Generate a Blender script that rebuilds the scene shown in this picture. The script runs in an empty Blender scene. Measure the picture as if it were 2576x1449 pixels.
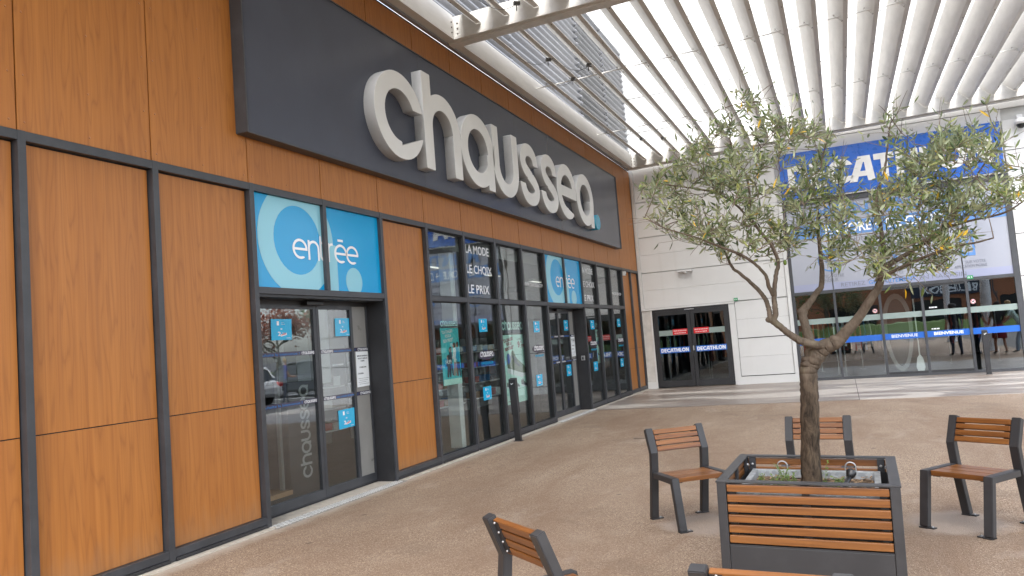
import bpy, bmesh, math, random
import numpy as np
from mathutils import Matrix, Vector
R = math.radians
scene = bpy.context.scene
COL = scene.collection

# ------------------------------------------------------------------ camera, sky, sun, exposure
YD = 21.40                      # plane of the white sports-store front (y)
_yaw, _pit, _rol = 0.396826, 0.071176, -0.077537
_f = Vector((-math.sin(_yaw)*math.cos(_pit), math.cos(_yaw)*math.cos(_pit), math.sin(_pit)))
_r = Vector((math.cos(_yaw), math.sin(_yaw), 0)); _u = _r.cross(_f)
_r2 = math.cos(_rol)*_r + math.sin(_rol)*_u; _u2 = -math.sin(_rol)*_r + math.cos(_rol)*_u
cam = bpy.data.cameras.new('camera'); cam_o = bpy.data.objects.new('camera', cam); COL.objects.link(cam_o)
cam.sensor_fit = 'HORIZONTAL'; cam.sensor_width = 36.0; cam.lens = 1955/2576*36
cam.clip_start = 0.05; cam.clip_end = 2000
m = Matrix.Identity(4)
for i in range(3):
    m[i][0] = _r2[i]; m[i][1] = _u2[i]; m[i][2] = -_f[i]
m[0][3], m[1][3], m[2][3] = 5.1226, 0.0, 1.55
cam_o.matrix_world = m
scene.camera = cam_o

SUN_EL, SUN_AZ = 58.0, 163.0    # azimuth measured clockwise from +Y
world = bpy.data.worlds.new('World'); scene.world = world; world.use_nodes = True
nt = world.node_tree; nt.nodes.clear()
sky = nt.nodes.new('ShaderNodeTexSky'); sky.sky_type = 'NISHITA'; sky.sun_disc = False
sky.sun_elevation = R(SUN_EL); sky.sun_rotation = R(SUN_AZ); sky.air_density = 1.0; sky.dust_density = 2.5; sky.ozone_density = 1.0
hsv = nt.nodes.new('ShaderNodeHueSaturation'); hsv.inputs['Saturation'].default_value = 0.45
bg = nt.nodes.new('ShaderNodeBackground'); bg.inputs['Strength'].default_value = 0.15
out = nt.nodes.new('ShaderNodeOutputWorld')
nt.links.new(sky.outputs[0], hsv.inputs['Color']); nt.links.new(hsv.outputs[0], bg.inputs['Color']); nt.links.new(bg.outputs[0], out.inputs['Surface'])
sun = bpy.data.lights.new('sun', 'SUN'); sun.energy = 1.1; sun.angle = R(24); sun.color = (1.0, 0.97, 0.93)
sun_o = bpy.data.objects.new('sun', sun); COL.objects.link(sun_o)
_d = Vector((math.sin(R(SUN_AZ))*math.cos(R(SUN_EL)), math.cos(R(SUN_AZ))*math.cos(R(SUN_EL)), math.sin(R(SUN_EL))))
sun_o.rotation_euler = _d.to_track_quat('Z', 'Y').to_euler(); sun_o.location = (12, -8, 30)
vs = scene.view_settings
vs.view_transform = 'Standard'; vs.look = 'None'; vs.exposure = 2.3; vs.gamma = 1.0; vs.use_curve_mapping = False
scene.cycles.max_bounces = 10; scene.cycles.diffuse_bounces = 4; scene.cycles.glossy_bounces = 4
scene.cycles.transmission_bounces = 6; scene.cycles.transparent_max_bounces = 16
scene.cycles.caustics_reflective = False; scene.cycles.caustics_refractive = False

# ------------------------------------------------------------------ helpers
rng = random.Random(7)
def tag(o, label=None, cat=None, group=None, kind=None):
    if label: o['label'] = label
    if cat: o['category'] = cat
    if group: o['group'] = group
    if kind: o['kind'] = kind
    return o
def thing(name, label, cat, loc=(0, 0, 0), rotz=0.0, group=None):
    o = bpy.data.objects.new(name, None); COL.objects.link(o)
    o.empty_display_size = 0.2; o.location = loc; o.rotation_euler = (0, 0, rotz)
    return tag(o, label, cat, group)
def link(name, me, mats, parent=None, local=False):
    o = bpy.data.objects.new(name, me); COL.objects.link(o)
    if not isinstance(mats, (list, tuple)): mats = [mats]
    if len(me.materials) == 0:
        for mm in mats: me.materials.append(mm)
    if parent is not None:
        o.parent = parent
        if not local and parent.parent is None: o.location = -parent.location
    return o
class MB:
    def __init__(s): s.v = []; s.f = []; s.mi = []
    def face(s, idx, mi=0): s.f.append(tuple(idx)); s.mi.append(mi)
    def hexa(s, p, mi=0):
        b = len(s.v); s.v += [tuple(q) for q in p]
        for q in ((0,3,2,1),(4,5,6,7),(0,1,5,4),(1,2,6,5),(2,3,7,6),(3,0,4,7)): s.face([b+i for i in q], mi)
        return s
    def box(s, x0, x1, y0, y1, z0, z1, mi=0):
        return s.hexa([(x0,y0,z0),(x1,y0,z0),(x1,y1,z0),(x0,y1,z0),(x0,y0,z1),(x1,y0,z1),(x1,y1,z1),(x0,y1,z1)], mi)
    def obox(s, c, ax, ay, az, mi=0):
        c, ax, ay, az = Vector(c), Vector(ax), Vector(ay), Vector(az)
        return s.hexa([c-ax-ay-az, c+ax-ay-az, c+ax+ay-az, c-ax+ay-az, c-ax-ay+az, c+ax-ay+az, c+ax+ay+az, c-ax+ay+az], mi)
    def prism(s, poly, f0, f1, mi=0):
        b = len(s.v); n = len(poly)
        s.v += [tuple(f0(q)) for q in poly] + [tuple(f1(q)) for q in poly]
        s.face([b+i for i in range(n)][::-1], mi); s.face([b+n+i for i in range(n)], mi)
        for i in range(n):
            j = (i+1) % n; s.face((b+i, b+j, b+n+j, b+n+i), mi)
        return s
    def tube(s, pts, rad, n=8, caps=True, mi=0):
        pts = [Vector(q) for q in pts]; b = len(s.v); k = len(pts)
        if not isinstance(rad, (list, tuple)): rad = [rad]*k
        up = None
        for i, q in enumerate(pts):
            t = (pts[min(i+1, k-1)] - pts[max(i-1, 0)]).normalized()
            if up is None:
                up = t.orthogonal().normalized()
            else:
                up = (up - t*up.dot(t))
                up = up.normalized() if up.length > 1e-6 else t.orthogonal().normalized()
            w = t.cross(up)
            for j in range(n):
                a = 2*math.pi*j/n; s.v.append(tuple(q + (up*math.cos(a) + w*math.sin(a))*rad[i]))
        for i in range(k-1):
            for j in range(n):
                jj = (j+1) % n; s.face((b+i*n+j, b+i*n+jj, b+(i+1)*n+jj, b+(i+1)*n+j), mi)
        if caps:
            s.face([b+j for j in range(n)][::-1], mi); s.face([b+(k-1)*n+j for j in range(n)], mi)
        return s
    def ball(s, c, r, mi=0, n=8, m=5, sq=(1, 1, 1)):
        b = len(s.v); c = Vector(c)
        for i in range(m+1):
            th = math.pi*i/m
            for j in range(n):
                a = 2*math.pi*j/n
                s.v.append((c.x+r*sq[0]*math.sin(th)*math.cos(a), c.y+r*sq[1]*math.sin(th)*math.sin(a), c.z+r*sq[2]*math.cos(th)))
        for i in range(m):
            for j in range(n):
                jj = (j+1) % n; s.face((b+i*n+j, b+(i+1)*n+j, b+(i+1)*n+jj, b+i*n+jj), mi)
        return s
    def mesh(s, name, bevel=0, smooth=False, fix=True):
        me = bpy.data.meshes.new(name); me.from_pydata(s.v, [], s.f); me.polygons.foreach_set('material_index', s.mi)
        if fix or bevel:
            bm = bmesh.new(); bm.from_mesh(me)
            if fix: bmesh.ops.remove_doubles(bm, verts=bm.verts, dist=1e-6); bmesh.ops.recalc_face_normals(bm, faces=bm.faces)
            if bevel: bmesh.ops.bevel(bm, geom=[e for e in bm.edges], offset=bevel, segments=2, profile=0.6, affect='EDGES', clamp_overlap=True)
            bm.to_mesh(me); bm.free()
        if smooth: me.polygons.foreach_set('use_smooth', [True]*len(me.polygons))
        me.update(); return me
    def build(s, name, mats, parent=None, bevel=0, smooth=False, local=False, fix=True):
        return link(name, s.mesh(name, bevel, smooth, fix), mats, parent, local)
def boxo(name, mat, parent, x0, x1, y0, y1, z0, z1, bevel=0, local=False):
    return MB().box(x0, x1, y0, y1, z0, z1).build(name, mat, parent, bevel, local=local)
def FAC(u, v, w=0.0):            # frame on the brown facade: u along +Y, v up, out of the wall +X
    return Matrix(((0,0,1,w),(1,0,0,u),(0,1,0,v),(0,0,0,1)))
def DEC(u, v, w=0.0):            # frame on the white front: u along +X, v up, out of the wall -Y
    return Matrix(((1,0,0,u),(0,0,-1,YD-w),(0,1,0,v),(0,0,0,1)))
def fbox(name, mat, parent, F, u0, u1, v0, v1, w0, w1, bevel=0):
    b = MB().box(u0, u1, v0, v1, w0, w1); me = b.mesh(name, bevel); me.transform(F); me.update()
    return link(name, me, mat, parent)
_tc = {}
def text_me(body, size=1.0, bold=0.0, sx=1.0, align='CENTER', ext=0.0005, shear=0.0, sp=1.0):
    cu = bpy.data.curves.new('txt', 'FONT'); cu.body = body; cu.size = size; cu.offset = bold*size; cu.align_x = align
    cu.extrude = ext; cu.shear = shear; cu.space_character = sp; cu.resolution_u = 3
    o = bpy.data.objects.new('txt', cu); COL.objects.link(o)
    dg = bpy.context.evaluated_depsgraph_get(); me = bpy.data.meshes.new_from_object(o.evaluated_get(dg))
    bpy.data.objects.remove(o); bpy.data.curves.remove(cu)
    if sx != 1: me.transform(Matrix.Diagonal((sx, 1, 1, 1)))
    return me
def text(name, body, mat, parent, F, size, bold=0, sx=1.0, align='CENTER', fit=None, rot=0, shear=0, ext=0.0005, sp=1.0):
    """fit = (width, height) of the lettering's own box, lower-left at the frame's origin"""
    me = text_me(body, size, bold, sx, align, ext, shear, sp); me.materials.clear()
    if fit:
        n = len(me.vertices); a = np.empty(n*3); me.vertices.foreach_get('co', a); a = a.reshape(-1, 3)
        lo, hi = a.min(0), a.max(0)
        me.transform(Matrix.Translation((0,0,0)) @ Matrix.Diagonal((fit[0]/(hi[0]-lo[0]), fit[1]/(hi[1]-lo[1]), 1, 1)) @ Matrix.Translation((-lo[0], -lo[1], 0)))
    if rot: me.transform(Matrix.Rotation(rot, 4, 'Z'))
    me.transform(F); me.update()
    return link(name, me, mat, parent)

# ---- 2D shapes by distance fields -> clean filled outlines
def contours(sdf, x0, x1, y0, y1, h):
    nx, ny = int((x1-x0)/h)+2, int((y1-y0)/h)+2
    xs, ys = x0+h*np.arange(nx), y0+h*np.arange(ny); X, Y = np.meshgrid(xs, ys, indexing='ij'); S = sdf(X, Y)
    S[0,:]=S[-1,:]=S[:,0]=S[:,-1]=1.0; S[S == 0] = 1e-9; I = S < 0
    nxt = {}; pos = {}
    def ept(a, b):
        k = (a, b) if a < b else (b, a)
        if k not in pos:
            (i, j), (p_, q_) = k; t = S[i,j]/(S[i,j]-S[p_,q_]); pos[k] = (xs[i]+t*(xs[p_]-xs[i]), ys[j]+t*(ys[q_]-ys[j]))
        return k
    act = (I[:-1,:-1].astype(int)+I[1:,:-1]+I[1:,1:]+I[:-1,1:])
    for i, j in zip(*np.nonzero((act > 0) & (act < 4))):
        c = [(i,j),(i+1,j),(i+1,j+1),(i,j+1)]; ins = [I[q] for q in c]; st = None; segs = []; ent = []; ext = []
        for k in range(4):
            a, b = c[k], c[(k+1) % 4]
            if ins[k] and not ins[(k+1) % 4]: ent.append(ept(a, b))
            if not ins[k] and ins[(k+1) % 4]: ext.append((k, ept(a, b)))
        if len(ent) == 1: nxt[ent[0]] = ext[0][1]
        else:
            kk = [k for k in range(4) if ins[k]]
            for k in kk: nxt[ept(c[k], c[(k+1) % 4])] = ept(c[(k-1) % 4], c[k])
    loops = []; seen = set()
    for s0 in list(nxt):
        if s0 in seen: continue
        L = []; k = s0
        while k not in seen and k in nxt: seen.add(k); L.append(pos[k]); k = nxt[k]
        if len(L) > 5: loops.append(L)
    return loops
def rdp(P, eps):
    if len(P) < 3: return P
    a, b = np.array(P[0]), np.array(P[-1]); d = b-a; L = np.hypot(*d); A = np.array(P[1:-1])
    dist = np.hypot(A[:,0]-a[0], A[:,1]-a[1]) if L < 1e-9 else abs(d[0]*(A[:,1]-a[1])-d[1]*(A[:,0]-a[0]))/L
    i = int(dist.argmax())
    if dist[i] < eps: return [P[0], P[-1]]
    return rdp(P[:i+2], eps)[:-1] + rdp(P[i+1:], eps)
def shape_me(sdf, bounds, h, eps=None, sx=1.0, sy=1.0, ext=0.0005, bevel=0.0):
    cu = bpy.data.curves.new('shp', 'CURVE'); cu.dimensions = '2D'; cu.fill_mode = 'BOTH'; cu.extrude = ext; cu.bevel_depth = bevel; cu.bevel_resolution = 1
    for L in contours(sdf, *bounds, h):
        k = len(L)//2; P = rdp(L[:k+1], eps or h*0.12)[:-1] + rdp(L[k:]+[L[0]], eps or h*0.12)[:-1]
        if len(P) < 3: continue
        sp = cu.splines.new('POLY'); sp.points.add(len(P)-1)
        for q, pt in zip(P, sp.points): pt.co = (q[0]*sx, q[1]*sy, 0, 1)
        sp.use_cyclic_u = True
    o = bpy.data.objects.new('shp', cu); COL.objects.link(o)
    dg = bpy.context.evaluated_depsgraph_get(); me = bpy.data.meshes.new_from_object(o.evaluated_get(dg))
    bpy.data.objects.remove(o); bpy.data.curves.remove(cu); me.materials.clear(); return me
def s_box(X, Y, x0, x1, y0, y1): return np.maximum(np.maximum(x0-X, X-x1), np.maximum(y0-Y, Y-y1))
def s_circ(X, Y, cx, cy, r): return np.hypot(X-cx, Y-cy)-r
def s_ring(X, Y, cx, cy, ro, t): return np.maximum(s_circ(X, Y, cx, cy, ro), -s_circ(X, Y, cx, cy, ro-t))
def s_poly(X, Y, P):
    d = np.full(X.shape, 1e9); ins = np.zeros(X.shape, bool); n = len(P)
    for i in range(n):
        a, b = P[i], P[(i+1) % n]; ex, ey = b[0]-a[0], b[1]-a[1]; wx, wy = X-a[0], Y-a[1]
        t = np.clip((wx*ex+wy*ey)/(ex*ex+ey*ey), 0, 1); d = np.minimum(d, np.hypot(wx-ex*t, wy-ey*t))
        c = ((a[1] > Y) != (b[1] > Y)) & (X < ex*(Y-a[1])/(ey if abs(ey) > 1e-12 else 1e-12)+a[0]); ins ^= c
    return np.where(ins, -d, d)
def s_line(X, Y, P, t):
    d = np.full(X.shape, 1e9)
    for a, b in zip(P[:-1], P[1:]):
        ex, ey = b[0]-a[0], b[1]-a[1]; wx, wy = X-a[0], Y-a[1]; L2 = ex*ex+ey*ey+1e-12
        k = np.clip((wx*ex+wy*ey)/L2, 0, 1); d = np.minimum(d, np.hypot(wx-ex*k, wy-ey*k))
    return d-t/2
def spline(P, n=8):
    out = []; P = [P[0]]+list(P)+[P[-1]]
    for i in range(1, len(P)-2):
        p0, p1, p2, p3 = [np.array(q, float) for q in P[i-1:i+3]]
        for k in range(n):
            t = k/n; out.append(tuple(0.5*((2*p1)+(-p0+p2)*t+(2*p0-5*p1+4*p2-p3)*t*t+(-p0+3*p1-3*p2+p3)*t**3)))
    out.append(tuple(P[-2])); return out
mn, mx = np.minimum, np.maximum
def glyph(ch, t=0.195):
    """single-storey rounded lowercase letters, x-height 1; returns (sdf, width)"""
    q = 1-t
    if ch == 'c':
        return (lambda X, Y: mx(s_ring(X,Y,.5,.5,.5,t), -mx(mx(.5-X, Y-.63), (.19+(X-.61)*.37)-Y)), 1.0)
    if ch == 'h':
        return (lambda X, Y: mn(mn(s_box(X,Y,0,t,0,1.19), s_box(X,Y,.9-t,.9,0,.55)), mx(s_ring(X,Y,.45,.55,.45,t), .55-Y)), .9)
    if ch == 'n':
        return (lambda X, Y: mn(mn(s_box(X,Y,0,t,0,1), s_box(X,Y,.8-t,.8,0,.6)), mx(s_ring(X,Y,.4,.6,.4,t), .6-Y)), .8)
    if ch == 'a':
        return (lambda X, Y: mn(s_ring(X,Y,.5,.5,.5,t), s_box(X,Y,.965-t,.965,0,.5)), .98)
    if ch == 'u':
        return (lambda X, Y: mn(mn(s_box(X,Y,0,t,.44,1), s_box(X,Y,.88-t,.88,.44,1)), mx(s_ring(X,Y,.44,.44,.44,t), Y-.44)), .88)
    if ch == 's':
        P = spline([(.655,.69),(.62,.80),(.53,.875),(.40,1-t/2),(.26,.87),(.165,.765),(.165,.66),(.235,.57),(.40,.48),(.56,.40),(.655,.31),(.655,.22),(.57,.135),(.40,t/2),(.245,.125),(.14,.215),(.1,.33)], 5)
        return (lambda X, Y: mx(s_line(X,Y,P,t), mn(0*X+1, mx(-(mx(mx(.45-X, Y-.71), .40-Y)*0+1), 0*X-1))), .8) if False else \
               (lambda X, Y: mx(mx(s_line(X,Y,P,t), -mx(mx(.50-X, Y-.675), .52-Y)), -mx(mx(X-.30, .33-Y), Y-.45)), .78)
    if ch in 'eE':
        b0 = .5-t/2+.0; cut = .12
        def f(X, Y):
            r = mx(s_ring(X,Y,.5,.5,.5,t), -mx(mx(.505-X, Y-b0), (.18-(X-.505)*.22)-Y))
            r = mx(r, -mx(mx(.78-X, Y-b0), -Y))
            r = mn(r, mx(s_box(X,Y,t*.6,1,b0,b0+t*.95), s_circ(X,Y,.5,.5,.5)))
            return mn(r, s_box(X,Y,.3,.72,1.14,1.14+t)) if ch == 'E' else r
        return (f, 1.0)
    if ch == 't':
        return (lambda X, Y: mn(mn(s_box(X,Y,0,t,.3,1.28), s_box(X,Y,0,.36,1-t,1)), mx(mx(s_ring(X,Y,.3,.3,.3,t), Y-.3), X-.36)), .40)
    if ch == 'r':
        return (lambda X, Y: mn(s_box(X,Y,0,t,0,1), mx(mx(s_ring(X,Y,.34,.66,.34,t), .66-Y), X-.40)), .42)
GH = {'D': .78, 'E': .60, 'C': .80, 'A': .86, 'T': .66, 'H': .78, 'L': .56, 'O': .92, 'N': .82}
def caps(ch):
    """heavy tight capitals, height 1"""
    t = .25; w = GH[ch]
    if ch == 'D': return lambda X, Y: mn(s_box(X,Y,0,t,0,1), mx(mx(mx(s_circ(X,Y,w-.5,.5,.5), -mx(s_circ(X,Y,w-.5,.5,.27), (w-.5)-X)), t*.5-X), -s_box(X,Y,t,w-.48,.23,.77)))
    if ch == 'E': return lambda X, Y: mn(mn(s_box(X,Y,0,t,0,1), s_box(X,Y,0,w,0,.22)), mn(s_box(X,Y,0,w,.78,1), s_box(X,Y,0,w*.92,.39,.61)))
    if ch == 'C': return lambda X, Y: mx(s_ring(X,Y,.5,.5,.5,t), -mx(mx(.55-X, .28-Y), Y-.72)) 
    if ch == 'A': return lambda X, Y: mx(mn(s_poly(X,Y,[(-.08,0),(.30,1),(.74,1),(.86,0),(.60,0),(.575,.20),(.27,.20),(.20,0)]), 0*X+1), -s_poly(X,Y,[(.34,.40),(.54,.40),(.51,.76),(.475,.76)]))
    if ch == 'T': return lambda X, Y: mn(s_box(X,Y,-.06,w,.77,1), s_box(X,Y,w/2-t/2-.02,w/2+t/2-.02,0,1))
    if ch == 'H': return lambda X, Y: mn(mn(s_box(X,Y,0,t,0,1), s_box(X,Y,w-t,w,0,1)), s_box(X,Y,0,w,.39,.61))
    if ch == 'L': return lambda X, Y: mn(s_box(X,Y,0,t,0,1), s_box(X,Y,0,w,0,.23))
    if ch == 'O': return lambda X, Y: s_ring(X,Y,.46,.5,.5,.26)
    if ch == 'N': return lambda X, Y: mn(mn(s_box(X,Y,0,t,0,1), s_box(X,Y,w-t,w,0,1)), s_poly(X,Y,[(0,1),(.27,1),(w,0),(w-.27,0)]))
def join_me(parts):
    """parts: [(mesh, matrix)] -> one mesh"""
    bm = bmesh.new()
    for me, M in parts:
        k = me.copy(); k.transform(M); bm.from_mesh(k); bpy.data.meshes.remove(k)
    me = bpy.data.meshes.new('joined'); bm.to_mesh(me); bm.free(); return me
_word = None
def chaussea_word():
    """flat lettering of the shop's name, x-height 1, lower-left at origin"""
    global _word
    if _word is None:
        parts = []; x = 0
        for ch in 'chaussea':
            g, w = glyph(ch); parts.append((shape_me(g, (-.1, 1.1, -.1, 1.35), .03, ext=0.0), Matrix.Translation((x, 0, 0)))); x += w+.035
        _word = (join_me(parts), x)
    return _word
def word(name, mat, parent, F, width, rot=0.0, hs=1.0):
    me, w = chaussea_word(); me = me.copy(); s = width/w
    me.transform(Matrix.Diagonal((s, s*hs, 1, 1)))
    if rot: me.transform(Matrix.Rotation(rot, 4, 'Z'))
    me.transform(F); me.update(); return link(name, me, mat, parent)
# ------------------------------------------------------------------ materials
class NT:
    def __init__(s, name):
        s.m = bpy.data.materials.new(name); s.m.use_nodes = True; s.t = s.m.node_tree; s.t.nodes.clear()
        s.o = s.n('ShaderNodeOutputMaterial')
    def n(s, kind, **kw):
        nd = s.t.nodes.new(kind)
        for k, v in kw.items():
            if k in nd.inputs: nd.inputs[k].default_value = v
            else: setattr(nd, k, v)
        return nd
    def l(s, a, b): s.t.links.new(a, b)
    def pos(s, scale=(1,1,1), rnd=0.0):
        g = s.n('ShaderNodeNewGeometry'); mp = s.n('ShaderNodeMapping'); mp.inputs['Scale'].default_value = scale
        if rnd:
            oi = s.n('ShaderNodeObjectInfo'); mu = s.n('ShaderNodeVectorMath', operation='SCALE'); mu.inputs[0].default_value = (rnd, rnd*1.7, rnd*.6)
            s.l(oi.outputs['Random'], mu.inputs['Scale']); ad = s.n('ShaderNodeVectorMath', operation='ADD')
            s.l(g.outputs['Position'], ad.inputs[0]); s.l(mu.outputs[0], ad.inputs[1]); s.l(ad.outputs[0], mp.inputs['Vector'])
        else: s.l(g.outputs['Position'], mp.inputs['Vector'])
        return mp.outputs[0]
    def obj(s, scale=(1,1,1), rnd=0.0):
        g = s.n('ShaderNodeTexCoord'); mp = s.n('ShaderNodeMapping'); mp.inputs['Scale'].default_value = scale
        s.l(g.outputs['Object'], mp.inputs['Vector'])
        if rnd:
            oi = s.n('ShaderNodeObjectInfo'); cb = s.n('ShaderNodeCombineXYZ'); mu = s.n('ShaderNodeMath', operation='MULTIPLY'); mu.inputs[1].default_value = rnd
            s.l(oi.outputs['Random'], mu.inputs[0])
            for i in range(3): s.l(mu.outputs[0], cb.inputs[i])
            s.l(cb.outputs[0], mp.inputs['Location'])
        return mp.outputs[0]
    def noise(s, vec, scale, detail=4, rough=0.55, dist=0.0):
        nd = s.n('ShaderNodeTexNoise', Scale=scale, Detail=detail, Roughness=rough, Distortion=dist)
        if vec is not None: s.l(vec, nd.inputs['Vector'])
        return nd.outputs['Fac']
    def ramp(s, fac, stops):
        r = s.n('ShaderNodeValToRGB'); e = r.color_ramp.elements
        while len(e) < len(stops): e.new(0.5)
        for q, (p_, c) in zip(e, stops):
            q.position = p_; q.color = (c, c, c, 1) if isinstance(c, (int, float)) else (*c, 1)
        s.l(fac, r.inputs['Fac']); return r.outputs['Color']
    def mix(s, fac, a, b, mode='MIX'):
        x = s.n('ShaderNodeMix', data_type='RGBA', blend_type=mode)
        for v, i in ((fac, 0), (a, 6), (b, 7)):
            if isinstance(v, (int, float)): x.inputs[i].default_value = v
            elif isinstance(v, tuple): x.inputs[i].default_value = (*v, 1)
            else: s.l(v, x.inputs[i])
        return x.outputs[2]
    def math(s, op, a, b=0.0):
        x = s.n('ShaderNodeMath', operation=op)
        for v, i in ((a, 0), (b, 1)):
            if isinstance(v, (int, float)): x.inputs[i].default_value = v
            else: s.l(v, x.inputs[i])
        return x.outputs[0]
    def bsdf(s, col, rough=0.5, metal=0.0, spec=0.5, bump=None, bs=0.2, bd=0.01, **kw):
        b = s.n('ShaderNodeBsdfPrincipled'); b.inputs['Metallic'].default_value = metal; b.inputs['Specular IOR Level'].default_value = spec
        if isinstance(col, tuple): b.inputs['Base Color'].default_value = (*col, 1)
        else: s.l(col, b.inputs['Base Color'])
        if isinstance(rough, (int, float)): b.inputs['Roughness'].default_value = rough
        else: s.l(rough, b.inputs['Roughness'])
        for k, v in kw.items(): b.inputs[k.replace('_', ' ')].default_value = v
        if bump is not None:
            bn = s.n('ShaderNodeBump', Strength=bs, Distance=bd); s.l(bump, bn.inputs['Height']); s.l(bn.outputs[0], b.inputs['Normal'])
        return b.outputs[0]
    def done(s, sh): s.l(sh, s.o.inputs['Surface']); return s.m
def plain(name, col, rough=0.5, metal=0.0, spec=0.5, var=0.06, scale=6.0, bump=0.0):
    t = NT(name); n = t.noise(t.pos(), scale, 5)
    c = t.mix(t.ramp(n, [(.3, 0.0), (.7, 1.0)]), tuple(x*(1-var) for x in col), tuple(min(1, x*(1+var)) for x in col))
    return t.done(t.bsdf(c, t.math('ADD', t.math('MULTIPLY', n, .12), rough-.06), metal, spec, bump=n if bump else None, bs=bump))
def wood_lam():
    t = NT('wood_laminate')
    v = t.pos((1, 6.5, .52), rnd=9.0)
    big = t.noise(v, 1.15, 2, .45, .25)
    rings = t.math('FRACT', t.math('MULTIPLY', big, 9.0)); rings = t.math('ABSOLUTE', t.math('SUBTRACT', rings, .5))
    line = t.ramp(rings, [(.0, 1.0), (.11, .35), (.3, .0)])
    fine = t.noise(t.pos((1, 120, 1.3), rnd=5.0), 1.0, 3, .6); mid = t.noise(t.pos((1, 24, .25), rnd=5.0), 1.0, 3, .6)
    c = t.mix(t.ramp(mid, [(.3, 0.0), (.7, 1.0)]), (.355, .130, .026), (.435, .172, .038))
    c = t.mix(t.math('MULTIPLY', line, .40), c, (.20, .066, .016))
    c = t.mix(t.math('MULTIPLY', t.ramp(fine, [(.45, 0.0), (.75, 1.0)]), .32), c, (.24, .082, .022))
    oi = t.n('ShaderNodeObjectInfo'); c = t.mix(t.math('MULTIPLY', oi.outputs['Random'], .16), c, (.30, .10, .025))
    g = t.n('ShaderNodeNewGeometry'); sp = t.n('ShaderNodeSeparateXYZ'); t.l(g.outputs['Position'], sp.inputs[0])
    spl = t.math('ADD', sp.outputs[2], t.math('MULTIPLY', t.math('SUBTRACT', t.noise(t.pos((1, 6, 2)), 1.6, 5, .7), .5), .5))
    c = t.mix(t.math('MULTIPLY', t.ramp(spl, [(.12, 1.0), (.34, 0.0)]), .22), c, (.30, .21, .13))
    stn = t.noise(t.pos((1, 9, .22), rnd=3.0), 1.0, 4, .6); c = t.mix(t.math('MULTIPLY', t.ramp(stn, [(.58, 0.0), (.78, 1.0)]), .20), c, (.22, .10, .045))
    return t.done(t.bsdf(c, t.math('ADD', t.math('MULTIPLY', fine, .12), .36), spec=.38, bump=fine, bs=.03, bd=.002))
def wood_slat():
    t = NT('oiled_hardwood'); v = t.obj((2.2, 60, 60), rnd=30.0); n = t.noise(v, 1.0, 4, .6, .3)
    blot = t.noise(t.obj((3, 9, 9), rnd=40.0), 1.0, 3, .55)
    c = t.mix(t.ramp(n, [(.32, 0.0), (.68, 1.0)]), (.105, .034, .0075), (.235, .088, .018))
    c = t.mix(t.math('MULTIPLY', t.ramp(blot, [(.45, 0.0), (.7, 1.0)]), .45), c, (.085, .027, .008))
    oi = t.n('ShaderNodeObjectInfo'); c = t.mix(t.math('MULTIPLY', oi.outputs['Random'], .30), c, (.28, .12, .034))
    return t.done(t.bsdf(c, t.math('ADD', t.math('MULTIPLY', n, .25), .25), spec=.5, bump=n, bs=.15, bd=.003))
def anthracite(name='anthracite_paint', col=(.036, .038, .043), rough=.42):
    t = NT(name); n = t.noise(t.pos(), 260, 2); d = t.noise(t.pos(), 3.2, 6, .65)
    c = t.mix(t.ramp(d, [(.45, 0.0), (.75, 1.0)]), col, tuple(x*1.45+.004 for x in col))
    return t.done(t.bsdf(c, t.math('ADD', t.math('MULTIPLY', d, .25), rough-.12), spec=.5, bump=n, bs=.08, bd=.001))
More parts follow.
